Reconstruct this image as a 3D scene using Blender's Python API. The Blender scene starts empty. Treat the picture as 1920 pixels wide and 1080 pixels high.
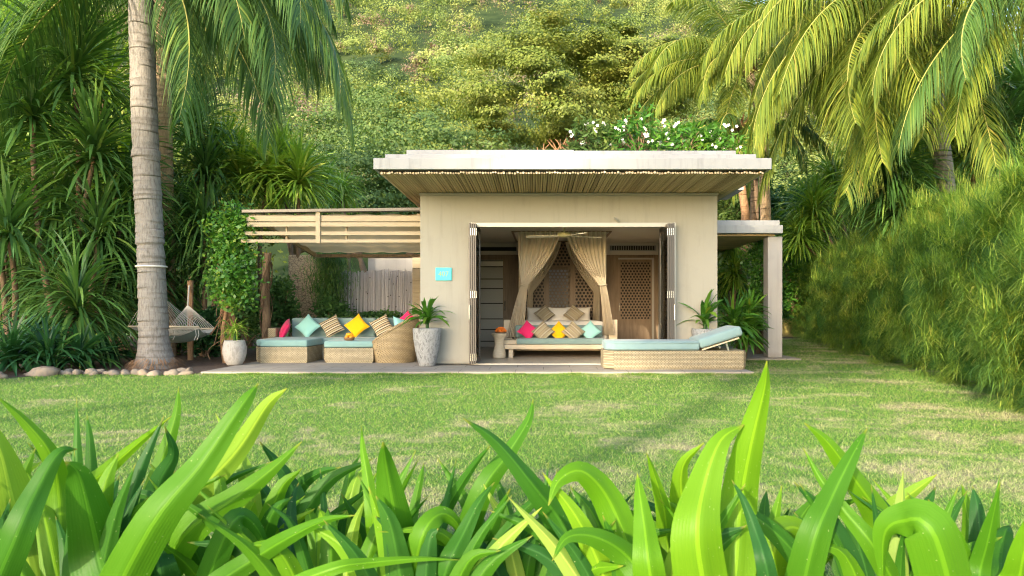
import bpy, bmesh, math, random
import numpy as np
from mathutils import Vector, Matrix
R = math.radians
SC = bpy.context.scene
COL = SC.collection
rng = np.random.default_rng(7)
random.seed(7)

# ------------------------------------------------------------------ camera, sky, sun
F_PX, VX, VY, ZC = 1280.0, 1019.0, 579.0, 1.05      # focal length and vanishing point in photo pixels, eye height
cam = bpy.data.cameras.new("camera"); cam_o = bpy.data.objects.new("camera", cam); COL.objects.link(cam_o)
cam_o.location = (0, 0, ZC); cam_o.rotation_euler = (R(90), 0, 0)
cam.sensor_width = 36; cam.lens = 36 * F_PX / 1920
cam.shift_x = (960 - VX) / 1920; cam.shift_y = (VY - 540) / 1920
cam.clip_start = 0.05; cam.clip_end = 2000
cam.dof.use_dof = True; cam.dof.focus_distance = 11.5; cam.dof.aperture_fstop = 9.0
SC.camera = cam_o

SUN_AZ, SUN_EL = 27.0, 18.0       # light comes from behind the camera, from the left
world = bpy.data.worlds.new("World"); SC.world = world; world.use_nodes = True
wn = world.node_tree; wn.nodes.clear()
sky = wn.nodes.new("ShaderNodeTexSky"); sky.sky_type = 'NISHITA'; sky.sun_disc = False
sky.sun_elevation = R(SUN_EL); sky.sun_rotation = R(180 + SUN_AZ); sky.air_density = 1.0; sky.dust_density = 1.2; sky.ozone_density = 1.0
bg = wn.nodes.new("ShaderNodeBackground"); bg.inputs[1].default_value = 0.15
wo = wn.nodes.new("ShaderNodeOutputWorld")
wn.links.new(sky.outputs[0], bg.inputs[0]); wn.links.new(bg.outputs[0], wo.inputs[0])
sun = bpy.data.lights.new("sun", 'SUN'); sun.energy = 2.0; sun.angle = R(0.6); sun.color = (1.0, 0.86, 0.64)
sun_o = bpy.data.objects.new("sun", sun); COL.objects.link(sun_o)
sd = Vector((math.sin(R(SUN_AZ)) * math.cos(R(SUN_EL)), math.cos(R(SUN_AZ)) * math.cos(R(SUN_EL)), -math.sin(R(SUN_EL))))
sun_o.rotation_euler = sd.to_track_quat('-Z', 'Y').to_euler(); sun_o.location = (-20, -40, 30)
vs = SC.view_settings; vs.view_transform = 'Standard'; vs.look = 'None'; vs.gamma = 1; vs.use_curve_mapping = False; vs.exposure = 2.22
SC.render.engine = 'CYCLES'; SC.cycles.filter_width = 1.15
SC.cycles.max_bounces = 8; SC.cycles.diffuse_bounces = 5; SC.cycles.transmission_bounces = 5; SC.cycles.transparent_max_bounces = 6

def P(px, py, Y):                    # a photo pixel at depth Y -> world point
    return Vector(((px - VX) / F_PX * Y, Y, ZC + (VY - py) / F_PX * Y))
def PX(px, Y): return (px - VX) / F_PX * Y
def PZ(py, Y): return ZC + (VY - py) / F_PX * Y

# ------------------------------------------------------------------ object helpers
def tag(o, label=None, cat=None, group=None, kind=None):
    if label: o["label"] = label
    if cat: o["category"] = cat
    if group: o["group"] = group
    if kind: o["kind"] = kind
    return o
def thing(name, label, cat, loc=(0, 0, 0), group=None):
    o = bpy.data.objects.new(name, None); COL.objects.link(o); o.location = loc; o.empty_display_size = .1
    return tag(o, label, cat, group)
def offset_of(parent):
    v = Vector((0, 0, 0)); p = parent
    while p is not None: v += p.location; p = p.parent
    return v
def link(name, me, mat, parent):
    me.materials.append(mat)
    o = bpy.data.objects.new(name, me); COL.objects.link(o)
    if parent is not None: o.parent = parent
    return o
def copy_tree(o, parent=None):
    c = o.copy(); COL.objects.link(c); c.parent = parent
    for ch in [x for x in bpy.data.objects if x.parent == o]: copy_tree(ch, c)
    return c

class MB:                            # bmesh collector for built things; world coordinates
    def __init__(s): s.bm = bmesh.new()
    def box(s, x0, x1, y0, y1, z0, z1, r=0, seg=2, M=None):
        g = bmesh.ops.create_cube(s.bm, size=1)
        vsx = g['verts']
        for v in vsx:
            v.co = Vector(((x0 + x1) / 2 + v.co.x * (x1 - x0), (y0 + y1) / 2 + v.co.y * (y1 - y0), (z0 + z1) / 2 + v.co.z * (z1 - z0)))
        if r > 0:
            es = list({e for v in vsx for e in v.link_edges})
            res = bmesh.ops.bevel(s.bm, geom=es, offset=r, segments=seg, affect='EDGES', profile=.5)
            vsx = list({v for f in res['faces'] for v in f.verts} | {v for v in vsx if v.is_valid})
        if M is not None:
            for v in vsx: v.co = M @ v.co
        return s
    def bar(s, a, b, w, h=None, up=(0, 0, 1)):      # a square bar from a to b
        a = Vector(a); b = Vector(b); h = h or w; d = b - a; L = d.length; d.normalize()
        u = Vector(up); sx = d.cross(u)
        if sx.length < 1e-4: sx = d.cross(Vector((0, 1, 0)))
        sx.normalize(); uz = sx.cross(d)
        c = [a + sx * (i * w / 2) + uz * (j * h / 2) for i, j in ((-1, -1), (1, -1), (1, 1), (-1, 1))]
        v0 = [s.bm.verts.new(p) for p in c]; v1 = [s.bm.verts.new(p + d * L) for p in c]
        for i in range(4):
            j = (i + 1) % 4; s.bm.faces.new((v0[i], v0[j], v1[j], v1[i]))
        s.bm.faces.new(v0[::-1]); s.bm.faces.new(v1); return s
    def tube(s, pts, rad, n=8, cap=True):
        pts = [Vector(p) for p in pts]; rings = []
        if not hasattr(rad, '__len__'): rad = [rad] * len(pts)
        for i, p in enumerate(pts):
            d = (pts[min(i + 1, len(pts) - 1)] - pts[max(i - 1, 0)]).normalized()
            a = d.cross(Vector((0, 0, 1)))
            if a.length < .05: a = d.cross(Vector((0, 1, 0)))
            a.normalize(); b = d.cross(a)
            rings.append([s.bm.verts.new(p + (a * math.cos(2 * math.pi * k / n) + b * math.sin(2 * math.pi * k / n)) * rad[i]) for k in range(n)])
        for r0, r1 in zip(rings, rings[1:]):
            for k in range(n): s.bm.faces.new((r0[k], r0[(k + 1) % n], r1[(k + 1) % n], r1[k]))
        if cap: s.bm.faces.new(rings[0][::-1]); s.bm.faces.new(rings[-1])
        return s
    def lathe(s, c, prof, n=32, fn=None):           # prof: (radius, z)
        rings = []
        for (r, z) in prof:
            ring = []
            for k in range(n):
                a = 2 * math.pi * k / n; rr, zz = (r, z) if fn is None else fn(r, z, a)
                ring.append(s.bm.verts.new((c[0] + rr * math.cos(a), c[1] + rr * math.sin(a), c[2] + zz)))
            rings.append(ring)
        for r0, r1 in zip(rings, rings[1:]):
            for k in range(n): s.bm.faces.new((r0[k], r0[(k + 1) % n], r1[(k + 1) % n], r1[k]))
        s.bm.faces.new(rings[0][::-1]); s.bm.faces.new(rings[-1]); return s
    def prism(s, pts, y0, y1):                      # polygon in XZ extruded over Y
        a = [s.bm.verts.new((x, y0, z)) for x, z in pts]; b = [s.bm.verts.new((x, y1, z)) for x, z in pts]
        n = len(pts); s.bm.faces.new(a); s.bm.faces.new(b[::-1])
        for i in range(n): s.bm.faces.new((a[i], b[i], b[(i + 1) % n], a[(i + 1) % n]))
        return s
    def slab(s, pts, z0, z1):
        a = [s.bm.verts.new((x, y, z0)) for x, y in pts]; b = [s.bm.verts.new((x, y, z1)) for x, y in pts]
        n = len(pts); s.bm.faces.new(a[::-1]); s.bm.faces.new(b)
        for i in range(n): s.bm.faces.new((a[i], a[(i + 1) % n], b[(i + 1) % n], b[i]))
        return s
    def grid(s, fn, nu, nv):
        g = [[s.bm.verts.new(fn(i / nu, j / nv)) for j in range(nv + 1)] for i in range(nu + 1)]
        for i in range(nu):
            for j in range(nv): s.bm.faces.new((g[i][j], g[i + 1][j], g[i + 1][j + 1], g[i][j + 1]))
        return s
    def build(s, name, mat, parent=None, smooth=False, weld=False):
        if weld: bmesh.ops.remove_doubles(s.bm, verts=s.bm.verts, dist=1e-4)
        bmesh.ops.recalc_face_normals(s.bm, faces=s.bm.faces)
        off = offset_of(parent)
        if off.length > 0: bmesh.ops.translate(s.bm, verts=s.bm.verts, vec=-off)
        me = bpy.data.meshes.new(name); s.bm.to_mesh(me); s.bm.free()
        if smooth:
            for p in me.polygons: p.use_smooth = True
        return link(name, me, mat, parent)

class NB:                            # numpy collector for vegetation
    def __init__(s): s.V = []; s.F = []; s.A = []; s.U = []; s.n = 0
    def add(s, V, F, var=None, uv=None):
        V = np.asarray(V, np.float32).reshape(-1, 3); F = np.asarray(F, np.int64)
        s.V.append(V); s.F.append(F + s.n); s.n += len(V)
        s.A.append(np.zeros(len(V), np.float32) if var is None else np.broadcast_to(np.asarray(var, np.float32), (len(V),)))
        s.U.append(np.zeros((len(V), 2), np.float32) if uv is None else np.asarray(uv, np.float32).reshape(-1, 2))
    def build(s, name, mat, parent=None, smooth=False):
        V = np.concatenate(s.V); off = offset_of(parent); V = V - np.array(off, np.float32)
        A = np.concatenate(s.A); U = np.concatenate(s.U)
        idx = np.concatenate([f.ravel() for f in s.F]).astype(np.int32)
        tot = np.concatenate([np.full(len(f), f.shape[1], np.int32) for f in s.F])
        st = np.concatenate([[0], np.cumsum(tot)[:-1]]).astype(np.int32)
        me = bpy.data.meshes.new(name)
        me.vertices.add(len(V)); me.vertices.foreach_set('co', V.astype(np.float32).ravel())
        me.loops.add(len(idx)); me.loops.foreach_set('vertex_index', idx)
        me.polygons.add(len(tot)); me.polygons.foreach_set('loop_start', st)
        if smooth: me.polygons.foreach_set('use_smooth', np.ones(len(tot), bool))
        at = me.attributes.new('var', 'FLOAT', 'POINT'); at.data.foreach_set('value', A.astype(np.float32))
        ul = me.uv_layers.new(name='UVMap'); ul.data.foreach_set('uv', U[idx].astype(np.float32).ravel())
        me.update(calc_edges=True)
        return link(name, me, mat, parent)

def nrm(a): return a / np.maximum(np.linalg.norm(a, axis=-1, keepdims=True), 1e-9)
def strips(nb, base, d, L, W, droop, nseg=4, side=None, prof=None, fold=0.0, var=None, twist=0.0):
    """M leaf blades: start at base, leave along d, bend down by droop; V-folded when fold>0"""
    base = np.asarray(base, float); M = len(base); d = nrm(np.asarray(d, float))
    L = np.broadcast_to(L, (M,)).astype(float); W = np.broadcast_to(W, (M,)).astype(float); droop = np.broadcast_to(droop, (M,)).astype(float)
    ts = np.linspace(0, 1, nseg + 1)
    if prof is None: prof = lambda t: np.sin(np.pi * np.clip(t * .86 + .12, 0, 1)) ** .7
    pr = np.maximum(prof(ts), 0.02)
    pts = []; dirs = []; p = base.copy(); dd = d.copy()
    for i in range(nseg + 1):
        pts.append(p.copy()); dirs.append(dd.copy())
        p = p + dd * (L / nseg)[:, None]
        dd = dd.copy(); dd[:, 2] -= droop / nseg; dd = nrm(dd)
    cols = 3 if fold > 0 else 2
    out = np.zeros((M, nseg + 1, cols, 3))
    up = np.array([0, 0, 1.0])
    for i in range(nseg + 1):
        if side is None:
            s_ = np.cross(dirs[0], up); bad = np.linalg.norm(s_, axis=1) < .15; s_[bad] = np.array([1, .3, 0])
        else: s_ = side
        s_ = s_ - dirs[i] * np.sum(s_ * dirs[i], axis=1, keepdims=True); s_ = nrm(s_)
        nn = np.cross(s_, dirs[i])
        if np.any(twist):
            a = np.broadcast_to(twist, (M,)) * ts[i]; s2 = s_ * np.cos(a)[:, None] + nn * np.sin(a)[:, None]; nn = np.cross(s2, dirs[i]); s_ = s2
        w = (W * pr[i] / 2)[:, None]
        if cols == 3:
            out[:, i, 0] = pts[i] - s_ * w; out[:, i, 1] = pts[i] - nn * w * fold; out[:, i, 2] = pts[i] + s_ * w
        else:
            out[:, i, 0] = pts[i] - s_ * w; out[:, i, 1] = pts[i] + s_ * w
    q = []
    for i in range(nseg):
        for c in range(cols - 1):
            a = i * cols + c; q.append((a, a + 1, a + cols + 1, a + cols))
    q = np.array(q); nv = (nseg + 1) * cols
    Fc = (q[None] + (np.arange(M) * nv)[:, None, None]).reshape(-1, 4)
    if var is None: var = rng.random(M)
    va = np.repeat(np.broadcast_to(var, (M,)), nv)
    uu = np.tile(np.linspace(0, 1, cols), nseg + 1); vv = np.repeat(ts, cols)
    uv = np.tile(np.stack([uu, vv], 1), (M, 1))
    nb.add(out.reshape(-1, 3), Fc, va, uv)

def cards(nb, C, size, var, flat=.5, aspect=.55, bias=None, rnd=1.0):
    """small pointed leaf quads at centres C"""
    M = len(C); n = rng.normal(size=(M, 3)) * rnd; n[:, 2] = np.abs(n[:, 2]) + flat
    if bias is not None: n += bias
    n = nrm(n)
    a = nrm(np.cross(n, rng.normal(size=(M, 3)))); b = np.cross(n, a)
    s_ = (np.broadcast_to(size, (M,)) * (.6 + .8 * rng.random(M)))[:, None]
    V = np.stack([C - a * s_, C - b * s_ * aspect - n * s_ * .12, C + a * s_, C + b * s_ * aspect - n * s_ * .12], 1)
    F = np.arange(M * 4).reshape(M, 4)
    nb.add(V.reshape(-1, 3), F, np.repeat(np.broadcast_to(var, (M,)), 4), np.tile(np.array([[0, 0], [0, 1], [1, 1], [1, 0]]), (M, 1)))

def ntube(nb, pts, rad, n=7, var=0.0):
    pts = np.asarray(pts, float); K = len(pts); rad = np.broadcast_to(rad, (K,))
    d = nrm(np.gradient(pts, axis=0)); ref = np.array([0.3, 1, .1]) if abs(d[0][2]) > .6 else np.array([0, 0, 1.0])
    a = nrm(np.cross(d, ref)); b = np.cross(d, a); th = np.arange(n) * 2 * np.pi / n
    V = pts[:, None] + rad[:, None, None] * (a[:, None] * np.cos(th)[None, :, None] + b[:, None] * np.sin(th)[None, :, None])
    i = np.arange(K - 1)[:, None] * n; k = np.arange(n)[None]; k2 = (k + 1) % n
    F = np.stack([i + k, i + k2, i + n + k2, i + n + k], -1).reshape(-1, 4)
    L = np.concatenate([[0], np.cumsum(np.linalg.norm(np.diff(pts, axis=0), axis=1))])
    uv = np.stack(np.broadcast_arrays(np.linspace(0, 1, n)[None], L[:, None]), -1).reshape(-1, 2)
    nb.add(V.reshape(-1, 3), F, var, uv)

# ------------------------------------------------------------------ materials
class NT:
    def __init__(s, name):
        s.m = bpy.data.materials.new(name); s.m.use_nodes = True; s.t = s.m.node_tree; s.t.nodes.clear()
        s.out = s.t.nodes.new("ShaderNodeOutputMaterial"); s.b = s.t.nodes.new("ShaderNodeBsdfPrincipled")
        s.t.links.new(s.b.outputs[0], s.out.inputs[0]); s.coord = None
    def n(s, typ, **kw):
        nd = s.t.nodes.new("ShaderNode" + typ)
        for k, v in kw.items(): setattr(nd, k, v)
        return nd
    def l(s, a, b): s.t.links.new(a, b)
    def set(s, nd, key, v):
        if hasattr(v, 'is_linked') or isinstance(v, bpy.types.NodeSocket): s.l(v, nd.inputs[key])
        else: nd.inputs[key].default_value = v
    def obj(s):
        if s.coord is None: s.coord = s.n("TexCoord")
        return s.coord.outputs["Object"]
    def pos(s): return s.n("NewGeometry").outputs["Position"]
    def map(s, vec, scale=(1, 1, 1), rot=(0, 0, 0), loc=(0, 0, 0)):
        m = s.n("Mapping"); s.l(vec, m.inputs[0]); m.inputs['Scale'].default_value = scale; m.inputs['Rotation'].default_value = rot; m.inputs['Location'].default_value = loc
        return m.outputs[0]
    def noise(s, vec, scale, detail=4, rough=.6, dist=0):
        nd = s.n("TexNoise"); s.l(vec, nd.inputs['Vector']); nd.inputs['Scale'].default_value = scale
        nd.inputs['Detail'].default_value = detail; nd.inputs['Roughness'].default_value = rough; nd.inputs['Distortion'].default_value = dist
        return nd.outputs[0]
    def ramp(s, f, stops, interp='LINEAR'):
        r = s.n("ValToRGB"); s.l(f, r.inputs[0]); e = r.color_ramp.elements; r.color_ramp.interpolation = interp
        while len(e) > 1: e.remove(e[-1])
        e[0].position = stops[0][0]; e[0].color = tuple(stops[0][1]) + (1,)
        for p_, c in stops[1:]:
            x = e.new(p_); x.color = tuple(c) + (1,)
        return r.outputs[0]
    def mix(s, f, a, b, mode='MIX'):
        m = s.n("Mix", data_type='RGBA', blend_type=mode)
        for k, v in ((0, f), (6, a), (7, b)):
            if isinstance(v, bpy.types.NodeSocket): s.l(v, m.inputs[k])
            elif k == 0: m.inputs[0].default_value = v
            else: m.inputs[k].default_value = tuple(v) + ((1,) if len(v) == 3 else ())
        return m.outputs[2]
    def math(s, op, a, b=0.0, c=None):
        m = s.n("Math", operation=op)
        for i, v in enumerate((a, b) if c is None else (a, b, c)):
            if isinstance(v, bpy.types.NodeSocket): s.l(v, m.inputs[i])
            else: m.inputs[i].default_value = v
        return m.outputs[0]
    def bump(s, h, strength=.3, dist=.01):
        b = s.n("Bump"); s.l(h, b.inputs['Height']); b.inputs['Strength'].default_value = strength; b.inputs['Distance'].default_value = dist
        s.l(b.outputs[0], s.b.inputs['Normal']); return b
    def fin(s, col=None, rough=.6, spec=.4, metal=0):
        if col is not None: s.set(s.b, 'Base Color', col if isinstance(col, bpy.types.NodeSocket) else tuple(col) + (1,))
        s.set(s.b, 'Roughness', rough); s.b.inputs['Specular IOR Level'].default_value = spec; s.b.inputs['Metallic'].default_value = metal
        return s.m

def leaf_mat(name, stops, trans=.35, rough=.45, spec=.35, vein=False, tip=None, tcol=(1.15, 1.25, .55)):
    t = NT(name); a = t.n("Attribute", attribute_name='var')
    col = t.ramp(a.outputs['Fac'], stops)
    nz = t.noise(t.pos(), 7.0, 2); col = t.mix(t.math('MULTIPLY', nz, .35), col, t.mix(1.0, col, (.6, .75, .5), 'MULTIPLY'))
    if vein or tip is not None:
        uv = t.n("UVMap"); sx = t.n("SeparateXYZ"); t.l(uv.outputs[0], sx.inputs[0])
    if vein:
        mid = t.math('ABSOLUTE', t.math('SUBTRACT', sx.outputs[0], .5))
        rib = t.math('LESS_THAN', mid, .045)
        col = t.mix(t.math('MULTIPLY', rib, .6), col, t.mix(1.0, col, (1.9, 1.6, 1.7), 'MULTIPLY'))
        w = t.math('SINE', t.math('MULTIPLY', sx.outputs[0], 95.0))
        ln = t.noise(t.map(uv.outputs[0], (60, 1.3, 1)), 1.0, 4)
        col = t.mix(t.math('MULTIPLY', ln, .9), col, t.mix(1.0, col, (.55, .75, .55), 'MULTIPLY'))
        sp = t.math('GREATER_THAN', t.noise(t.pos(), 150.0, 1), .76)
        col = t.mix(t.math('MULTIPLY', sp, .35), col, (.55, .6, .3))
        t.bump(w, .10, .0015)
    if tip is not None:
        tp = t.math('MULTIPLY', t.math('MAXIMUM', t.math('SUBTRACT', sx.outputs[1], .95), 0.0), 14.0)
        col = t.mix(tp, col, tip)
    t.fin(col, rough, spec)
    tr = t.n("BsdfTranslucent"); t.l(t.mix(1.0, col, tcol, 'MULTIPLY'), tr.inputs[0])
    mx = t.n("MixShader"); mx.inputs[0].default_value = trans
    t.l(t.b.outputs[0], mx.inputs[1]); t.l(tr.outputs[0], mx.inputs[2]); t.l(mx.outputs[0], t.out.inputs[0])
    return t.m
def plain(name, col, rough=.6, var=.12, scale=6, bump=.15, spec=.4, metal=0, bscale=60):
    t = NT(name); nz = t.noise(t.pos(), scale, 5)
    c = t.mix(nz, [x * (1 - var) for x in col], [min(1, x * (1 + var)) for x in col])
    if bump: t.bump(t.noise(t.pos(), bscale, 3), bump, .004)
    return t.fin(c, rough, spec, metal)
def wood(name, c1, c2, scale=(1, 1, 12), rough=.55):
    t = NT(name); nz = t.noise(t.map(t.obj(), scale), 3.0, 6, .65, .6)
    t.bump(nz, .2, .004); return t.fin(t.ramp(nz, [(.3, c1), (.7, c2)]), rough)
def wicker(name, c1, c2):
    t = NT(name); sx = t.n("SeparateXYZ"); t.l(t.obj(), sx.inputs[0]); cx = t.n("CombineXYZ")
    t.l(t.math('ADD', sx.outputs[0], sx.outputs[1]), cx.inputs[0]); t.l(sx.outputs[2], cx.inputs[1])
    b = t.n("TexBrick"); t.l(cx.outputs[0], b.inputs['Vector']); b.inputs['Scale'].default_value = 1; b.offset = .5
    b.inputs['Brick Width'].default_value = .045; b.inputs['Row Height'].default_value = .021; b.inputs['Mortar Size'].default_value = .0035
    b.inputs['Mortar Smooth'].default_value = .6; b.inputs['Bias'].default_value = 0
    b.inputs['Color1'].default_value = tuple(c1) + (1,); b.inputs['Color2'].default_value = tuple(c2) + (1,); b.inputs['Mortar'].default_value = (.09, .065, .035, 1)
    nz = t.noise(t.map(t.obj(), (3, 3, 30)), 1.5, 3)
    c = t.mix(nz, b.outputs[0], t.mix(1.0, b.outputs[0], (.72, .66, .55), 'MULTIPLY'))
    t.bump(t.math('SUBTRACT', 1.0, b.outputs[1]), .8, .006); return t.fin(c, .55)
def fabric(name, col, var=.1):
    t = NT(name); nz = t.noise(t.obj(), 4, 4); c = t.mix(nz, [x * (1 - var) for x in col], [min(1, x * (1 + var)) for x in col])
    wv = t.noise(t.map(t.obj(), (1, 1, 1)), 260, 1); t.bump(t.math('ADD', wv, t.math('MULTIPLY', t.noise(t.obj(), 9, 3), 4.0)), .35, .003)
    t.b.inputs['Sheen Weight'].default_value = .2
    return t.fin(c, .85, .2)
def striped(name):
    t = NT(name); sx = t.n("SeparateXYZ"); t.l(t.obj(), sx.inputs[0])
    f = t.math('FRACT', t.math('MULTIPLY', t.math('ADD', sx.outputs[0], 1.0), 6.0))
    tan, dk, cr, gr = (.42, .33, .2), (.06, .045, .03), (.6, .52, .38), (.24, .22, .12)
    c = t.ramp(f, [(0, tan), (.2, dk), (.3, cr), (.46, dk), (.56, tan), (.7, gr), (.8, cr), (.9, dk)], 'CONSTANT')
    t.bump(t.noise(t.obj(), 260, 1), .3, .003); return t.fin(c, .85, .2)

MT = {}
def plaster(name, c, dirt=.25):
    t = NT(name); p = t.pos(); n1 = t.noise(p, .9, 5, .6); n2 = t.noise(t.map(p, (9, 9, .8)), 1.0, 4)
    col = t.mix(t.math('MULTIPLY', n1, .5), c, [x * .8 for x in c])
    st = t.math('MULTIPLY', t.math('MAXIMUM', t.math('SUBTRACT', n2, .52), 0.0), dirt * 4)
    col = t.mix(st, col, [x * .55 for x in c]); blot = t.noise(p, 3.2, 7, .72); col = t.mix(t.math('MULTIPLY', t.math('MAXIMUM', t.math('SUBTRACT', blot, .54), 0.0), dirt * 3.5), col, [x * .6 for x in c])
    sz = t.n("SeparateXYZ"); t.l(p, sz.inputs[0]); low = t.math('MULTIPLY', t.math('MAXIMUM', t.math('SUBTRACT', .32, t.math('ADD', sz.outputs[2], t.math('MULTIPLY', blot, .3))), 0.0), 3.5)
    col = t.mix(t.math('MINIMUM', low, .5), col, [.22, .18, .13])
    t.bump(t.noise(p, 90, 4), .25, .004); return t.fin(col, .85, .2)
MT['plaster'] = plaster('plaster', (.36, .342, .29), .3)
MT['roofpaint'] = plaster('roof_plaster', (.38, .375, .36), .6)
MT['ceiling'] = plaster('ceiling_paint', (.66, .6, .5), .05)
MT['pillar'] = plaster('pillar_plaster', (.4, .38, .36), .4)
def bamboo(name, c1, c2, c3):
    t = NT(name); a = t.n("Attribute", attribute_name='var'); c = t.ramp(a.outputs['Fac'], [(0, c1), (.5, c2), (1, c3)])
    nz = t.noise(t.map(t.pos(), (6, 6, 6)), 3, 4); c = t.mix(t.math('MULTIPLY', nz, .6), c, [x * .5 for x in c1]); c = t.mix(t.math('GREATER_THAN', a.outputs['Fac'], 1.3), c, (.75, .62, .48)); c = t.mix(t.math('LESS_THAN', a.outputs['Fac'], -.5), c, (.05, .04, .035)); return t.fin(c, .6)
MT['bamboo'] = bamboo('bamboo', (.6, .42, .2), (.8, .6, .33), (.36, .24, .11))
MT['bamboo_grey'] = bamboo('weathered_bamboo', (.52, .49, .5), (.36, .34, .36), (.66, .63, .64))
MT['bamboo_end'] = plain('bamboo_cut', (.75, .62, .48), .7)
MT['patio'] = plaster('patio_stone', (.42, .38, .33), .6)
def joints(m):
    nt = m.node_tree; b = [n for n in nt.nodes if n.type == 'BSDF_PRINCIPLED'][0]; src = b.inputs['Base Color'].links[0].from_socket
    br = nt.nodes.new("ShaderNodeTexBrick"); g = nt.nodes.new("ShaderNodeNewGeometry"); nt.links.new(g.outputs['Position'], br.inputs['Vector'])
    br.inputs['Scale'].default_value = 1; br.inputs['Brick Width'].default_value = .9; br.inputs['Row Height'].default_value = .45; br.inputs['Mortar Size'].default_value = .006
    mx = nt.nodes.new("ShaderNodeMix"); mx.data_type = 'RGBA'; nt.links.new(br.outputs['Fac'], mx.inputs[0]); nt.links.new(src, mx.inputs[6]); mx.inputs[7].default_value = (.14, .12, .1, 1); nt.links.new(mx.outputs[2], b.inputs['Base Color'])
joints(MT['patio'])
MT['floorin'] = wood('interior_floor', (.4, .34, .26), (.52, .45, .35), (6, 1, 1), .35)
MT['wood'] = wood('brown_wood', (.17, .115, .07), (.27, .19, .12), (6, 6, .6))
MT['palewood'] = wood('pale_wood', (.5, .4, .27), (.66, .54, .38), (.8, 6, 6))
MT['paleslat'] = wood('pale_slat_paint', (.32, .25, .155), (.42, .34, .22), (.8, 6, 6))
MT['frame'] = plain('grey_aluminium', (.1, .09, .08), .4, .1, 3, .05, .5, .4)
MT['frame_lt'] = plain('bright_aluminium', (.42, .4, .35), .35, .06, 3, .03, .5, .3)
MT['steel'] = plain('steel', (.55, .55, .53), .25, .05, 3, 0, .5, .9)
MT['dark'] = plain('dark_void', (.03, .025, .02), .8)  # for dark rails; also paints shade behind the screen and soffit poles
t = NT('door_glass'); MT['glass'] = t.fin((.9, .95, .93), .03, .5); t.b.inputs['Transmission Weight'].default_value = 1.0; t.b.inputs['IOR'].default_value = 1.1
MT['frost'] = plain('frosted_panel', (.36, .34, .29), .5, .12, 40, .1)
MT['teal'] = fabric('pale_teal_canvas', (.2, .33, .31))
MT['teal_grey'] = fabric('grey_teal_canvas', (.20, .285, .265))
MT['tealblue'] = fabric('blue_teal_canvas', (.225, .33, .335))
MT['aqua'] = fabric('aqua_cloth', (.30, .58, .53))
MT['pink'] = fabric('magenta_cloth', (.72, .025, .13))
MT['yellow'] = fabric('yellow_cloth', (.88, .46, .005))
MT['linen'] = fabric('white_linen', (.75, .69, .6))
MT['stripe'] = striped('striped_cloth')
MT['wicker'] = wicker('pale_wicker', (.42, .36, .24), (.52, .45, .31))
MT['wicker_dk'] = wicker('tan_wicker', (.44, .34, .19), (.52, .41, .25))
t = NT('curtain_cloth'); c = t.mix(t.noise(t.pos(), 3, 3), (.64, .55, .41), (.72, .62, .47)); t.fin(c, .9, .1)
tr = t.n("BsdfTranslucent"); t.l(c, tr.inputs[0]); mx = t.n("MixShader"); mx.inputs[0].default_value = .3
t.l(t.b.outputs[0], mx.inputs[1]); t.l(tr.outputs[0], mx.inputs[2]); t.l(mx.outputs[0], t.out.inputs[0]); MT['curtain'] = t.m
t = NT('awning_cloth'); c = t.mix(t.noise(t.map(t.pos(), (1, 1, 1)), 2, 4), (.74, .52, .25), (.82, .6, .32)); t.fin(c, .9, .1)
tr = t.n("BsdfTranslucent"); t.l(c, tr.inputs[0]); mx = t.n("MixShader"); mx.inputs[0].default_value = .45
t.l(t.b.outputs[0], mx.inputs[1]); t.l(tr.outputs[0], mx.inputs[2]); t.l(mx.outputs[0], t.out.inputs[0]); MT['awning'] = t.m
def stonepot(name, a, b, sc):
    t = NT(name); n1 = t.noise(t.map(t.pos(), (1, 1, .45)), sc, 7, .75); t.bump(n1, .7, .01)
    return t.fin(t.ramp(n1, [(.38, a), (.52, b), (.62, a)]), .9, .15)
MT['pot_grey'] = stonepot('grey_stone_pot', (.16, .16, .16), (.33, .33, .325), 14)
MT['pot_white'] = stonepot('white_stone_pot', (.3, .28, .25), (.42, .39, .35), 12)
def palmbark(name, a, b, d):
    t = NT(name); uv = t.n("UVMap"); at = t.n("Attribute", attribute_name='var')
    n1 = t.noise(t.map(t.pos(), (5, 5, 5)), 1.5, 6, .7); n2 = t.noise(t.map(t.pos(), (14, 14, 2.5)), 3, 5, .7)
    c = t.mix(n1, a, b); c = t.mix(t.math('MULTIPLY', t.math('MAXIMUM', t.math('SUBTRACT', n2, .46), 0.0), 3.0), c, d)
    c = t.mix(t.math('MULTIPLY', at.outputs['Fac'], .75), c, d)
    t.bump(t.math('ADD', n2, t.noise(t.map(t.pos(), (4, 4, 40)), 1, 3)), .7, .015); return t.fin(c, .85, .15)
MT['palmbark'] = palmbark('palm_bark', (.19, .17, .15), (.33, .305, .275), (.085, .07, .055))
MT['palmbark2'] = palmbark('tan_palm_bark', (.42, .29, .17), (.55, .4, .25), (.16, .1, .06))
MT['bark'] = palmbark('brown_bark', (.2, .13, .08), (.32, .22, .14), (.08, .055, .035))
MT['bark_red'] = palmbark('warm_bark', (.34, .19, .1), (.45, .27, .15), (.16, .09, .05))
MT['crinum'] = leaf_mat('lily_leaf', [(0, (.03, .11, .025)), (.3, (.055, .17, .012)), (.6, (.12, .27, .01)), (.82, (.2, .35, .015)), (1, (.38, .46, .10))], .42, .48, .22, True, (.35, .3, .05), (1.2, 1.25, .5))
MT['frond_dk'] = leaf_mat('dark_frond', [(0, (.04, .10, .03)), (.6, (.10, .19, .04)), (1, (.26, .3, .06))], .3, .5, .3)
MT['frond_yl'] = leaf_mat('yellow_green_frond', [(0, (.06, .12, .03)), (.5, (.17, .225, .03)), (.85, (.33, .33, .045)), (1, (.38, .29, .07))], .35, .55, .2, False, (.4, .33, .1))
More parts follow.
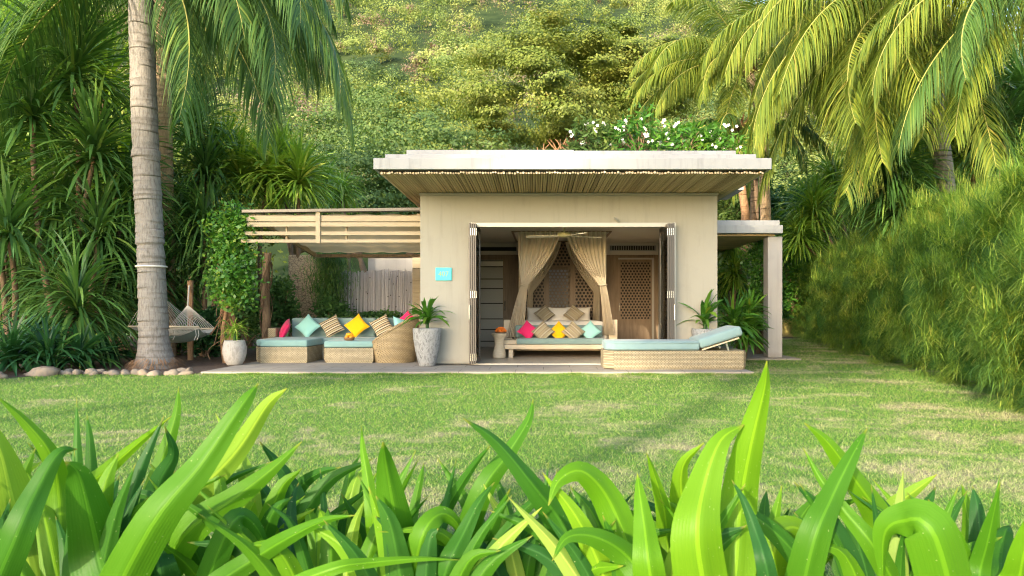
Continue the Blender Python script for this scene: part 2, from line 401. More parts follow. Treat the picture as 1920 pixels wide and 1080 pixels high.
MT['rachis'] = plain('frond_rib', (.36, .33, .08), .5)
MT['drac'] = leaf_mat('strap_leaf', [(0, (.05, .12, .04)), (.6, (.12, .25, .055)), (1, (.27, .4, .08))], .3, .38, .5, False, (.2, .22, .05))
MT['drac_yl'] = leaf_mat('yellow_strap_leaf', [(0, (.1, .22, .03)), (.5, (.27, .42, .05)), (1, (.5, .55, .14))], .35, .4, .4)
MT['bushlow'] = leaf_mat('low_strap_leaf', [(0, (.02, .07, .025)), (.6, (.04, .13, .04)), (1, (.1, .22, .05))], .3, .35, .5)
MT['ivy'] = leaf_mat('vine_leaf', [(0, (.04, .13, .02)), (.6, (.1, .26, .03)), (1, (.28, .36, .04))], .35, .4, .5)
MT['tree_gold'] = leaf_mat('golden_green_leaf', [(0, (.1, .16, .02)), (.45, (.19, .23, .04)), (.85, (.29, .29, .06)), (1, (.32, .2, .07))], .3, .5, .3)
MT['tree_green'] = leaf_mat('mid_green_leaf', [(0, (.035, .085, .025)), (.5, (.12, .19, .05)), (1, (.25, .31, .08))], .35, .5, .3)
MT['tree_dark'] = leaf_mat('dark_green_leaf', [(0, (.04, .11, .04)), (.6, (.1, .21, .06)), (1, (.2, .32, .08))], .3, .5, .3)
MT['forest'] = leaf_mat('hill_leaf', [(0, (.07, .12, .05)), (.3, (.15, .22, .065)), (.62, (.28, .32, .085)), (.88, (.38, .4, .13)), (.95, (.24, .19, .12)), (1, (.26, .18, .14))], .3, .6, .2)
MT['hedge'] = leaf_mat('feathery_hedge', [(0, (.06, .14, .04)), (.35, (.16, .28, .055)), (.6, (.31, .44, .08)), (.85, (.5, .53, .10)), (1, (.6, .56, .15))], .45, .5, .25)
MT['dryleaf'] = plain('dry_leaf', (.4, .31, .18), .8)
MT['flower'] = plain('white_petal', (.85, .83, .76), .6, .05)
MT['orange'] = plain('orange_peel', (.9, .33, .01), .5, .1, 6, .2)
MT['orangefl'] = plain('orange_petal', (.85, .2, .02), .6, .2)
MT['rope'] = plain('white_rope', (.62, .58, .52), .8)
MT['sign'] = plain('cyan_paint', (.06, .62, .66), .45, .05)
MT['gold'] = plain('gold_paint', (.3, .42, .16), .4)
MT['hamcloth'] = fabric('hammock_cloth', (.16, .21, .17))
MT['basket'] = plain('basket_brown', (.2, .1, .04), .7)
MT['yellowwall'] = plaster('yellow_wall', (.62, .5, .16), .3)
MT['fanwhite'] = plain('fan_blade', (.72, .66, .52), .5, .05)
MT['fanhub'] = plain('fan_hub', (.5, .47, .24), .4, .05)

t = NT('lawn'); p = t.pos()
def lawn_mask(t, p):
    n1 = t.noise(t.map(p, (.8, 1.1, 1)), 1.0, 9, .74, .5); sx = t.n("SeparateXYZ"); t.l(p, sx.inputs[0])
    near = t.math('MULTIPLY', t.math('MAXIMUM', t.math('SUBTRACT', 8.0, sx.outputs[1]), 0.0), .013)
    right = t.math('MULTIPLY', t.math('MAXIMUM', t.math('ADD', sx.outputs[0], 2.0), 0.0), .008)
    f = t.math('ADD', n1, t.math('ADD', near, right))
    return t.math('MULTIPLY', t.math('MAXIMUM', t.math('SUBTRACT', f, .55), 0.0), 8.0)
mk = lawn_mask(t, p); g = t.ramp(t.noise(p, 11, 5, .7), [(.3, (.07, .15, .035)), (.7, (.16, .25, .06))])
c = t.mix(mk, g, t.ramp(t.noise(p, 30, 4), [(.3, (.24, .19, .12)), (.7, (.42, .35, .24))])); t.bump(t.noise(p, 60, 5, .8), .9, .02); MT['lawn'] = t.fin(c, .9, .15)
t = NT('grass_blade'); p = t.pos(); a = t.n("Attribute", attribute_name='var'); mk = lawn_mask(t, p)
g = t.ramp(a.outputs['Fac'], [(0, (.09, .22, .03)), (.55, (.18, .35, .05)), (.85, (.33, .42, .08)), (1, (.48, .45, .22))])
c = t.mix(t.math('MINIMUM', t.math('MULTIPLY', mk, 1.0), .9), g, t.ramp(a.outputs['Fac'], [(0, (.2, .28, .07)), (.4, (.44, .42, .2)), (1, (.62, .54, .33))]))
t.fin(c, .6, .25); tr = t.n("BsdfTranslucent"); t.l(c, tr.inputs[0]); mx = t.n("MixShader"); mx.inputs[0].default_value = .35
t.l(t.b.outputs[0], mx.inputs[1]); t.l(tr.outputs[0], mx.inputs[2]); t.l(mx.outputs[0], t.out.inputs[0]); MT['grass'] = t.m
t = NT('soil'); p = t.pos(); c = t.ramp(t.noise(p, 14, 6, .7), [(.3, (.09, .06, .045)), (.6, (.2, .145, .11)), (.75, (.3, .23, .18))]); t.bump(t.noise(p, 30, 6, .8), 1, .03); MT['soil'] = t.fin(c, .95, .1)
t = NT('hill_ground'); c = t.ramp(t.noise(t.pos(), .3, 6), [(.35, (.02, .035, .012)), (.6, (.04, .06, .02)), (.8, (.09, .08, .04))]); MT['hill'] = t.fin(c, .95, .1)
t = NT('rock'); p = t.pos(); c = t.ramp(t.noise(p, 4, 6, .6), [(.3, (.16, .11, .075)), (.5, (.32, .25, .18)), (.7, (.2, .17, .145))]); t.bump(t.noise(p, 18, 6, .7), .8, .02); MT['rock'] = t.fin(c, .9, .2)
t = NT('rough_stone_wall'); v = t.n("TexVoronoi"); t.l(t.map(t.pos(), (2.2, 2.2, 3.2)), v.inputs[0]); v.feature = 'DISTANCE_TO_EDGE'
v2 = t.n("TexVoronoi"); t.l(t.map(t.pos(), (2.2, 2.2, 3.2)), v2.inputs[0]); c = t.mix(t.noise(t.pos(), 2.5, 4), (.42, .3, .16), (.56, .45, .32))
c = t.mix(t.math('GREATER_THAN', t.math('MULTIPLY', v.outputs[0], 1.0), .06), (.24, .18, .12), c); t.bump(v.outputs[0], .6, .05); MT['stonewall'] = t.fin(c, .9, .2)

# ------------------------------------------------------------------ setting: ground and hill
def flat(name, pts, z, mat, kind='structure'):
    bm = bmesh.new(); bm.faces.new([bm.verts.new((x, y, z)) for x, y in pts]); me = bpy.data.meshes.new(name); bm.to_mesh(me); bm.free()
    return tag(link(name, me, mat, None), kind=kind)
flat('lawn', [(-900, -900), (900, -900), (900, 900), (-900, 900)], 0, MT['lawn'])
def bed_edge(x): return np.where(x < -7.9, 10.15 + .12 * np.sin(x * 2), 10.75 + .15 * np.sin(x * 1.7 + 1)) + np.clip((x + 5.9) * 1.2, 0, 3)
xs = np.linspace(-24, -5.35, 40); flat('garden_soil', [(float(x), float(bed_edge(x)) + .05) for x in xs] + [(-5.35, 26), (-24, 26)], .004, MT['soil'])
flat('garden_soil', [(5.3, 24), (14, 24), (14, 29.5), (3, 29.5), (3.2, 18.6), (5.3, 18.6)], .004, MT['soil'])
MB().box(-5.45, 3.35, 10.85, 16.9, -.05, .05, .008).build('patio', MT['patio'])
tag(bpy.data.objects['patio'], kind='structure')
MB().box(3.353, 5.25, 13.9, 18.5, -.05, .035, .008).build('pathway', MT['patio'])
tag(bpy.data.objects['pathway'], kind='structure')

def hill_z(X, Y):
    d = np.maximum(Y - 30, 0)
    z = .30 * d + .0016 * d * d
    z = np.where(d > 110, .30 * 110 + .0016 * 110 ** 2 + (d - 110) * .62, z)
    return z * (1 - .0012 * (X - 10)) + 3.2 * np.sin(X * .075 + 1 + Y * .01) * np.minimum(d / 20, 1) + 1.6 * np.sin(X * .13 + Y * .09) * np.minimum(d / 20, 1) - .3
nb = NB(); gx = np.linspace(-260, 300, 90); gy = np.linspace(29.5, 330, 70); GX, GY = np.meshgrid(gx, gy, indexing='ij')
V = np.stack([GX, GY, hill_z(GX, GY)], -1).reshape(-1, 3); i = np.arange(89)[:, None] * 70; j = np.arange(69)[None]
nb.add(V, np.stack([i + j, i + 70 + j, i + 71 + j, i + j + 1], -1).reshape(-1, 4)); tag(nb.build('hill', MT['hill'], None, True), kind='structure')

# forest on the hill: one uncountable mass
nb = NB()
def crown_cards(nb, c, r, h, n, size, v):
    k = max(9, int(r * 4.5)); cd = nrm(rng.normal(size=(k, 3)) * np.array([1, 1, .9])); cd[:, 2] = np.abs(cd[:, 2]) * .9 + .02
    cc = cd * np.array([r, r, h]) * (.55 + .35 * rng.random((k, 1)))
    w = rng.integers(0, k, n); pts = cc[w] + rng.normal(size=(n, 3)) * np.array([r, r, h * .6]) * .15
    cards(nb, c + pts, size, np.clip(v + rng.normal(size=n) * .04 + (rng.random(k) * .26 - .13)[w], 0, 1), .15, .6, nrm(pts) * .7 + nrm(pts - cc[w] * .95) * 1.1, .42)
pts = []
for k in range(9000):
    Y = 36 + (rng.random() ** .75) * 230; px = rng.uniform(-160, 2080)
    if (px < 450 or px > 1500) and rng.random() < .6: continue
    X = PX(px, Y); z = float(hill_z(X, Y)); py = VY - (z - ZC) / Y * F_PX
    if py < -160: continue
    pts.append((X, Y, z))
cell = {}; keep = []
for q in pts:
    rr = 2.5 + q[1] * .022; key = (int(q[0] / rr), int(q[1] / (rr * 1.25)))
    if key in cell: continue
    cell[key] = 1; keep.append(q)
for (X, Y, z) in keep:
    r = rng.uniform(1.8, 4.0) * (1 + Y / 220); u = rng.random(); v = np.clip(rng.normal(.5, .3), 0, .9) if u > .07 else rng.uniform(.93, 1)
    h = r * rng.uniform(.75, 1.15); n = int(np.clip(150000 / Y, 1000, 2300))
    crown_cards(nb, np.array([X, Y, z + r * rng.uniform(.3, 1.3)]), r, h, n, .055 + Y * .0009, v)
tag(nb.build('forest', MT['forest']), 'dense sunlit forest covering the whole hillside behind the villa', 'forest', kind='stuff')
print('forest crowns', len(keep))

# grass blades: uncountable
def hedge_edge_x(Y): return np.interp(Y, [5, 6.5, 11.1, 18.9, 30], [4.35, 4.7, 5.9, 7.7, 10.4])
nb = NB()
N = 520000; Y = 2.1 * (24 / 2.1) ** (rng.random(N) ** 1.12); Xl = (rng.uniform(-60, 1980, N) - VX) / F_PX * Y
ok = ~((Y > 10.84) & (Xl > -5.5) & (Xl < 3.38) & (Y < 18)) & ~((Xl < -5.3) & (Y > bed_edge(Xl))) & (Xl < hedge_edge_x(Y) + .3) & ~((Y > 13.88) & (Xl > 3.3) & (Xl < 5.27) & (Y < 18.6)) & ~((Y > 16.5) & (Xl < 3.4))
ne_ = 9000; Y = np.concatenate([Y[ok], rng.uniform(10.74, 10.845, ne_)]); Xl = np.concatenate([Xl[ok], rng.uniform(-5.4, 3.5, ne_)]); M = len(Y); sz = (.55 + .085 * Y) * np.where(np.arange(M) >= M - ne_, 1.0 + .6 * np.sin(Xl * 3.1) ** 2, 1)
hgt = rng.uniform(.010, .026, M) * np.minimum(sz, 2.3); lean = rng.normal(size=(M, 2)) * hgt[:, None] * .9; wd = rng.uniform(.0016, .0032, M) * sz
th = rng.random(M) * np.pi; bx = np.stack([np.cos(th) * wd, np.sin(th) * wd, np.zeros(M)], 1); b0 = np.stack([Xl, Y, np.zeros(M)], 1)
V = np.stack([b0 - bx, b0 + bx, b0 + np.column_stack([lean, hgt])], 1).reshape(-1, 3)
nb.add(V, np.arange(M * 3).reshape(M, 3), np.repeat(rng.random(M), 3)); tag(nb.build('grass', MT['grass']), 'short mown lawn grass with dry straw coloured patches', 'grass', kind='stuff')

# ------------------------------------------------------------------ villa
YW = 12.2; XL, XR = PX(788, YW), PX(1345, YW); ZS = 3.15; FL = .06; YB = 17.4
OX0, OX1, OZ = -1.27, 2.33, 2.56
villa = thing('villa', 'cream flat-roofed villa with bamboo eaves and wide open folding doors', 'building', (0.45, YW, 0))
m = MB(); m.box(XL, OX0, YW, YW + .22, 0, ZS + .2); m.box(OX1, XR, YW, YW + .22, 0, ZS + .2); m.box(OX0, OX1, YW, YW + .22, OZ, ZS + .2)
w = m.build('front_wall', MT['plaster'], villa)
m = MB(); m.box(XL, XL + .2, YW + .222, YB + .4, 0, ZS + .2); m.build('side_wall', MT['plaster'], villa)
m = MB(); m.box(XR - .2, XR, YW + .222, YB + .4, 0, ZS + .2); m.build('side_wall', MT['plaster'], villa)
# rear wall with the window behind the carved screen
wx0, wx1, wz0, wz1 = PX(1028, YB), PX(1066, YB), 1.05, 2.05
m = MB(); a, b = XL + .202, XR - .202
m.box(a, wx0, YB, YB + .2, 0, ZS); m.box(wx1, b, YB, YB + .2, 0, ZS); m.box(wx0, wx1, YB, YB + .2, 0, wz0); m.box(wx0, wx1, YB, YB + .2, wz1, ZS)
m.build('rear_wall', MT['wood'], villa)
MB().box(a, b, YW + .0, YB, .052, FL + .012).build('interior_floor', MT['floorin'], villa)
MB().box(a, b, YW + .222, YB - .002, 2.72, 2.8).build('ceiling', MT['ceiling'], villa)
MB().box(OX0, OX1, YW - .03, YW - .002, .052, .075).build('door_track', MT['frame_lt'], villa)
# bulkhead with the air vent above the rear doors, wood cladding
m = MB(); m.box(a, b, YB - .12, YB - .002, 2.42, 2.718); bk = m.build('bulkhead', MT['ceiling'], villa)
m = MB(); gx0, gx1 = PX(1143, YB - .15), PX(1230, YB - .15); gz0, gz1 = PZ(470, YB), PZ(462, YB)
m.box(gx0, gx1, YB - .14, YB - .122, gz0 - .02, gz1 + .02); v = m.build('air_vent', MT['frame_lt'], villa)
m = MB(); m.box(gx0 + .02, gx1 - .02, YB - .145, YB - .141, gz0, gz1); sl = m.build('vent_dark_plate', MT['dark'], v)  # dark plate filling the vent opening behind the fins
m = MB()
for x in np.arange(gx0 + .05, gx1 - .03, .06): m.box(x, x + .012, YB - .152, YB - .146, gz0, gz1)
m.build('vent_fins', MT['frame_lt'], v)
MB().box(PX(897, 17.2), PX(968, 17.2), YB - .15, YB - .122, PZ(470, 17.2), PZ(463, 17.2)).build('curtain_rail', MT['dark'], villa)
for (q0, q1) in ((943, 985), (1122, 1160), (1226, 1262)): MB().box(PX(q0, 17.3), PX(q1, 17.3), YB - .07, YB - .002, FL + .02, 2.418).build('wood_cladding', MT['wood'], villa)
# frosted sliding door (left)
dx0, dx1, dz1 = PX(893, 17.3), PX(943, 17.3), PZ(487, 17.3)
m = MB(); m.box(dx0 - .3, dx1, YB - .05, YB - .02, FL + .02, dz1); dr = m.build('sliding_door', MT['frost'], villa)
m = MB()
for py in (489, 500, 523, 541, 569, 598, 618, 640): m.box(dx0 - .3, dx1, YB - .065, YB - .051, PZ(py, 17.3) - .012, PZ(py, 17.3) + .012)
m.build('door_rail', MT['dark'], dr)
MB().box(dx0 - .3, dx1, YB - .072, YB - .066, PZ(500, 17.3) + .015, PZ(489, 17.3) - .01).build('head_panel', MT['frame_lt'], dr)
m = MB(); m.tube([(dx1 + .05, YB - .1, 1.0), (dx1 + .05, YB - .1, 1.25)], .015); m.build('handle', MT['steel'], dr)
# carved lattice: three families of bars leave stars and hexagons
def lattice(mb, x0, x1, z0, z1, y, pitch=.14, w=.03, dep=.03):
    cx, cz = (x0 + x1) / 2, (z0 + z1) / 2
    for ang in (0, 60, 120):
        dx, dz = math.cos(R(ang)), math.sin(R(ang)); nx, nz = -dz, dx
        for k in range(-60, 61):
            for o in (0.0,):
                c = (k + .5 + o) * pitch; px, pz = cx + nx * c, cz + nz * c
                t0, t1 = -9.0, 9.0
                for (pp, dd_, lo, hi) in ((px, dx, x0, x1), (pz, dz, z0, z1)):
                    if abs(dd_) < 1e-6:
                        if pp < lo or pp > hi: t0, t1 = 1, 0
                        continue
                    u0, u1 = (lo - pp) / dd_, (hi - pp) / dd_
                    if u0 > u1: u0, u1 = u1, u0
                    t0, t1 = max(t0, u0), min(t1, u1)
                if t1 - t0 > .02: mb.bar((px + dx * t0, y + ang * .0001, pz + dz * t0), (px + dx * t1, y + ang * .0001, pz + dz * t1), w * .6, dep, up=(0, 1, 0))
# lattice door (right)
ldx0, ldx1 = PX(1160, 17.2), PX(1226, 17.2); lz1 = PZ(486, 17.2); lzm = PZ(598, 17.2)
m = MB(); m.box(ldx0, ldx0 + .06, YB - .1, YB - .072, FL + .02, lz1); m.box(ldx1 - .06, ldx1, YB - .1, YB - .072, FL + .02, lz1); m.box(ldx0 + .06, ldx1 - .06, YB - .1, YB - .072, lz1 - .07, lz1)
m.box(ldx0 + .06, ldx1 - .06, YB - .1, YB - .072, FL + .02, lzm)
ld = m.build('lattice_door', MT['wood'], villa)
m = MB(); lattice(m, ldx0 + .06, ldx1 - .06, lzm, lz1 - .07, YB - .085, .07, .03, .02); m.build('lattice_panel', MT['wood'], ld)
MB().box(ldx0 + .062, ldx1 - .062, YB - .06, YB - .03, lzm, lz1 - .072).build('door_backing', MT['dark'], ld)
m = MB(); m.box(ldx1 - .035, ldx1 + .02, YB - .13, YB - .101, FL + .02, lz1 + .04); m.box(ldx0, ldx1 - .036, YB - .13, YB - .101, lz1 + .002, lz1 + .04); m.build('door_casing', MT['frame_lt'], ld)
m = MB(); m.tube([(ldx0 + .03, YB - .14, 1.0), (ldx0 + .03, YB - .14, 1.2)], .012); m.build('handle', MT['steel'], ld)
# roof in three steps
m = MB(); m.box(PX(700, 10.34), PX(1447, 10.34), 10.34, 18.6, 3.165, 3.335, .006); rf = m.build('roof', MT['roofpaint'], villa)
m = MB(); m.box(PX(722, 10.55), PX(1418, 10.55), 10.55, 18.2, 3.337, PZ(289, 10.55), .006); m.build('roof_step', MT['roofpaint'], rf)
m = MB(); zt = PZ(281, 10.9)
m.box(PX(762, 10.9), PX(1076, 10.9), 10.9, 17.9, PZ(289, 10.55) + .002, zt, .006); m.box(PX(1076, 10.9) + .006, PX(1380, 10.9), 10.9, 17.9, PZ(289, 10.55) + .002, zt - .012, .006)
m.build('roof_step', MT['roofpaint'], rf)
# bamboo poles under the eaves
nb = NB(); ne = NB(); x = -2.5
while x < 3.38:
    r = rng.uniform(.015, .021); x += r; y0 = 10.46 + rng.normal() * .022; sk = rng.normal() * .006 - .02
    ys = [y0, 11.0, 11.6, YW - .01] if (x > XL and x < XR) else [y0, 12, 14, 18.4]
    pp = [(x + (yy - y0) * sk * .6, yy, 3.135 + rng.normal() * .0025) for yy in ys]
    ntube(nb, pp, r, 6, rng.random())
    c = np.array(pp[0]); th = np.arange(8) * np.pi / 4; rr = r * rng.uniform(.85, 1.05)
    nb.add(np.stack([c[0] + np.cos(th) * rr, np.full(8, c[1] - .003), c[2] + np.sin(th) * rr], 1), [list(range(8))], 2.0)
    x += r + .005
so = nb.build('bamboo_soffit', MT['bamboo'], villa, True)
MB().box(-2.52, 3.4, 10.4, 18.5, 3.157, 3.163).build('soffit_shade', MT['dark'], so)  # dark sheet added so the gaps between poles read as shade
m = MB(); m.box(XL - .012, XR + .012, YW - .05, YW - .002, ZS - .075, ZS - .04); m.build('wall_trim', MT['plaster'], villa)
# folding doors: panels stacked at right angles to the wall
def folding(xc, sgn, n=4):
    d = None
    for k in range(n):
        x = xc + sgn * k * .032; y0, y1 = 11.95 + (.008 * k), 12.84
        m = MB(); w = .024
        m.box(x - w / 2, x + w / 2, y0, y0 + .06, .085, OZ - .01); m.box(x - w / 2, x + w / 2, y1 - .06, y1, .085, OZ - .01)
        m.box(x - w / 2, x + w / 2, y0 + .06, y1 - .06, .085, .17); m.box(x - w / 2, x + w / 2, y0 + .06, y1 - .06, OZ - .08, OZ - .01)
        p = m.build('folding_door', MT['frame'], villa)
        MB().box(x - .003, x + .003, y0 + .062, y1 - .062, .172, OZ - .082).build('door_glass', MT['glass'], p)
        for zz in (.2, 1.3, 2.4):
            m = MB()
            for q in (-.045, 0, .045): m.tube([(x + sgn * .016, y0 - .006, zz + q - .017), (x + sgn * .016, y0 - .006, zz + q + .017)], .007, 6)
            m.tube([(x + sgn * .016, y0 - .006, zz - .06), (x + sgn * .016, y0 - .006, zz + .06)], .004, 6); m.build('hinge', MT['steel'], p)
        if k == 0:
            m = MB(); m.tube([(x - sgn * .0, y0 - .045, .86), (x, y0 - .045, 1.12)], .011, 8); m.tube([(x, y0, .9), (x, y0 - .045, .9)], .007, 6); m.tube([(x, y0, 1.08), (x, y0 - .045, 1.08)], .007, 6)
            m.build('handle', MT['steel'], p)
        if k == 0: d = p
    return d
folding(-1.292, 1, 4); folding(2.285, -1, 4)
m = MB(); m.box(OX0 - .03, OX0 - .002, YW - .012, YW - .002, .06, OZ + .03); m.box(OX1 + .002, OX1 + .03, YW - .012, YW - .002, .06, OZ + .03); m.box(OX0 - .002, OX1 + .002, YW - .014, YW + .1, OZ - .045, OZ + .025)
m.build('door_frame', MT['frame_lt'], villa)
# spotlight over the door
m = MB(); sp_ = P(1156, 412, YW - .06); m.tube([sp_ + Vector((-.035, -.05, .03)), sp_ + Vector((.035, .01, -.03))], .022, 10); m.tube([sp_, sp_ + Vector((0, .055, 0))], .01, 6); m.build('wall_light', MT['frame_lt'], villa)

# number sign
s0, s1 = P(817, 526, YW), P(847, 502, YW)
sg = thing('house_sign', 'cyan square number plaque on the cream villa wall', 'sign', ((s0.x + s1.x) / 2, YW - .02, s0.z))
MB().box(s0.x, s1.x, YW - .028, YW - .002, s0.z, s1.z, .004).build('plate', MT['sign'], sg)
cu = bpy.data.curves.new('digits', 'FONT'); cu.body = "407"; cu.size = .125; cu.align_x = 'CENTER'; cu.extrude = .002
to = bpy.data.objects.new('digits_tmp', cu); COL.objects.link(to); bpy.context.view_layer.update()
me = bpy.data.meshes.new_from_object(to); bpy.data.objects.remove(to)
me.transform(Matrix.Translation((0, -.012, .075)) @ Matrix.Rotation(R(90), 4, 'X')); o = link('digits', me, MT['gold'], sg)

# ------------------------------------------------------------------ interior furniture
def pillow(name, label, c, w, t, rot, mat, group=None, cat='cushion', h=None):
    """puffed cushion standing in XZ, rot = (lean back, spin in its own plane, turn about Z)"""
    h = h or w; nb = NB(); n = 14; u = np.linspace(-1, 1, n + 1); U, W_ = np.meshgrid(u, u, indexing='ij')
    for sgn in (-1, 1):
        th = sgn * t / 2 * np.sqrt(np.clip((1 - U ** 2), 0, 1)) ** .8 * np.sqrt(np.clip((1 - W_ ** 2), 0, 1)) ** .8
        th += sgn * .006 * np.sin(U * 5 + W_ * 3 + c[0] * 9) * (1 - U ** 2) * (1 - W_ ** 2)
        X = U * w / 2 * (1 - .1 * (1 - W_ ** 2) * np.abs(U) ** 3); Z = W_ * h / 2 * (1 - .1 * (1 - U ** 2) * np.abs(W_) ** 3)
        V = np.stack([X, th, Z], -1).reshape(-1, 3); i = np.arange(n)[:, None] * (n + 1); j = np.arange(n)[None]
        F = np.stack([i + j, i + n + 1 + j, i + n + 2 + j, i + j + 1], -1).reshape(-1, 4)
        if sgn > 0: F = F[:, ::-1]
        nb.add(V, F)
    o = nb.build(name, mat, None, True); o.location = c
    o.rotation_mode = 'XYZ'; o.matrix_world = Matrix.Translation(c) @ Matrix.Rotation(rot[2], 4, 'Z') @ Matrix.Rotation(-rot[0], 4, 'X') @ Matrix.Rotation(rot[1], 4, 'Y')
    return tag(o, label, cat, group)

bed = thing('canopy_bed', 'wooden canopy bed with pale linen and tied beige drapes inside the villa', 'bed', (.38, 15.2, FL))
bx0, bx1 = PX(968, 14.4), PX(1138, 14.4); by0, by1 = 14.42, 16.55
MB().box(bx0 - .06, bx1 + .06, by0, by1, .16, .36, .01).build('bed_frame', MT['palewood'], bed)
MB().box(bx0 - .02, bx1 + .02, by0 + .02, by1 - .02, .362, .72, .06, 3).build('mattress', MT['linen'], bed)
m = MB()
def cov(u, v):
    x = bx0 - .08 + (bx1 - bx0 + .16) * u; ed = min(u, 1 - u); drop = max(0, .07 - ed) * 6
    return Vector((x, by0 - .03 + 1.7 * v, .775 - drop + .012 * math.sin(u * 17) * math.sin(v * 9) - (.12 if v == 0 else 0)))
m.grid(cov, 50, 16); m.build('coverlet', MT['linen'], bed, True)
for (qx, qy) in ((bx0 - .0, by1), (bx1 + .0, by1)):
    MB().box(qx - .03, qx + .03, qy - .03, qy + .03, FL + .013, 2.66, .005).build('post', MT['palewood'], bed)
m = MB(); zt = 2.685; a, b = bx0 - .1, bx1 + .1
m.box(a, b, by0 - .07, by0 - .03, zt - .02, zt); m.box(a, b, by1 - .02, by1 + .02, zt - .02, zt); m.box(a, a + .04, by0 - .03, by1 - .02, zt - .02, zt); m.box(b - .04, b, by0 - .03, by1 - .02, zt - .02, zt)
m.build('canopy_rail', MT['wood'], bed)
def drape(pl, y, tx0, tx1, tie, tw, bot0, bot1, zb=.2, ztop=2.665, npl=9, nm='drape'):
    """cloth from a pleated head to a tie and down to the floor"""
    z_t = tie[1]
    def fn(u, v):
        if v < .62:
            s = v / .62; z = ztop + (z_t - ztop) * s; e = s * s * (3 - 2 * s)
            ein = s ** 1.45 if pl > 0 else s ** 2.4; eout = s ** 2.4 if pl > 0 else s ** 1.45
            e_ = ein * u + eout * (1 - u); e_ = e_ if pl else e
            x = (tx0 + (tx1 - tx0) * u) * (1 - e_) + (tie[0] + (u - .5) * tw) * e_; amp = .045 * (1 - s * .75)
        else:
            s = (v - .62) / .38; z = z_t + (zb - z_t) * s; e = s ** .8
            x = (tie[0] + (u - .5) * tw) * (1 - e) + (bot0 + (bot1 - bot0) * u) * e; amp = .012 + .035 * s
        ph = u * npl * 2 * math.pi
        return Vector((x, y + amp * math.sin(ph) + .01 * math.sin(ph * 2.3 + z * 3), z))
    m = MB(); m.grid(fn, npl * 8, 46); return m.build(nm, MT['curtain'], bed, True)
yd = by0 - .11; L_ = lambda q, y=yd: PX(q, y)
drape(1, yd, L_(971), L_(1052), (L_(984), PZ(534, yd)), .14, L_(950), L_(982), PZ(632, yd))
drape(-1, yd, L_(1060), L_(1137), (L_(1130), PZ(534, yd)), .14, L_(1132), L_(1152), PZ(628, yd))
yr = by1 - .1
drape(1, yr, PX(985, yr), PX(1052, yr), (PX(995, yr), PZ(548, yr)), .12, PX(985, yr), PX(998, yr), .4)
drape(-1, yr, PX(1060, yr), PX(1122, yr), (PX(1118, yr), PZ(548, yr)), .12, PX(1110, yr), PX(1124, yr), .4)
for q in (984, 1130):
    m = MB(); c = Vector((L_(q), yd, PZ(534, yd)))
    m.tube([c + Vector((.085 * math.cos(k * math.pi / 8), .055 * math.sin(k * math.pi / 8), .01 * math.sin(k))) for k in range(17)], .014, 6, False); m.build('tie_band', MT['curtain'], bed, True)
# carved headboard screen
hy = 16.75; hx0, hx1 = PX(975, hy), PX(1128, hy); hz1 = PZ(438, hy)
hb = None
m = MB(); xs_ = [hx0, PX(1022, hy), PX(1030, hy), PX(1070, hy), PX(1078, hy), hx1]
for x in (hx0, hx1): m.box(x - .04, x + .04, hy - .03, hy + .03, FL + .02, hz1)
m.box(PX(1020, hy), PX(1030, hy), hy - .03, hy + .03, FL + .02, hz1); m.box(PX(1069, hy), PX(1079, hy), hy - .03, hy + .03, FL + .02, hz1)
m.box(hx0 + .04, hx1 - .04, hy - .035, hy + .035, hz1 + .002, hz1 + .06)
hb = m.build('headboard', MT['wood'], bed)
m = MB()
for (q0, q1) in ((hx0 + .04, PX(1020, hy)), (PX(1030, hy), PX(1069, hy)), (PX(1079, hy), hx1 - .04)): lattice(m, q0, q1, .6, hz1, hy, .078, .034, .02)
m.build('carved_screen', MT['wood'], hb)
for (q0, q1) in ((hx0 + .04, PX(1020, hy)), (PX(1079, hy), hx1 - .04)): MB().box(q0, q1, hy + .07, hy + .09, .6, hz1).build('screen_hole_shade', MT['dark'], hb)  # dark sheets added to put shade into the holes of the screen
MB().box(PX(1030, hy), PX(1069, hy), hy + .07, hy + .09, 2.12, hz1).build('screen_hole_shade', MT['dark'], hb)
for (q, a) in ((1006, 0), (1047, 0), (1085, 0)):
    pillow('pillow', {1006: 'white bed pillow at left end of the bed head', 1047: 'white bed pillow in the middle of the bed head', 1085: 'white bed pillow at right end of the bed head'}[q], P(q + (4 if q == 1006 else 0), 591, 16.2), .58, .2, (R(25), 0, 0), MT['linen'], 'white pillows at the bed head', 'pillow', .42)
pillow('cushion', 'striped cushion leaning on the white pillows at left of the bed', P(1021, 589, 15.95), .37, .13, (R(22), R(50), R(5)), MT['stripe'], 'striped cushions on the bed')
pillow('cushion', 'striped cushion leaning on the white pillows at right of the bed', P(1076, 589, 15.95), .37, .13, (R(22), R(-50), R(-5)), MT['stripe'], 'striped cushions on the bed')
# bench sofa at the foot of the bed
sf = thing('daybed_sofa', 'low wooden bench sofa with teal cushions at the foot of the canopy bed', 'sofa', (.35, 13.9, FL))
sy0, sy1 = 13.6, 14.35; sx0, sx1 = PX(940, sy0), PX(1166, sy0)
m = MB(); m.box(sx0, sx1, sy0, sy1, .245, .335, .006); m.build('platform', MT['palewood'], sf)
for (x, y) in ((sx0 + .14, sy0 + .06), (sx1 - .2, sy0 + .06), (sx0 + .14, sy1 - .1), (sx1 - .2, sy1 - .1)): MB().box(x, x + .09, y, y + .09, FL + .013, .243, .004).build('leg', MT['palewood'], sf)
MB().box(sx0 + .02, sx0 + .3, sy0 + .15, sy1 - .1, .337, .42, .006).build('side_shelf', MT['palewood'], sf)
MB().box(PX(968, sy0), PX(1134, sy0), sy0 + .03, sy1 - .12, .338, .455, .03, 3).build('seat_cushion', MT['teal_grey'], sf, True)
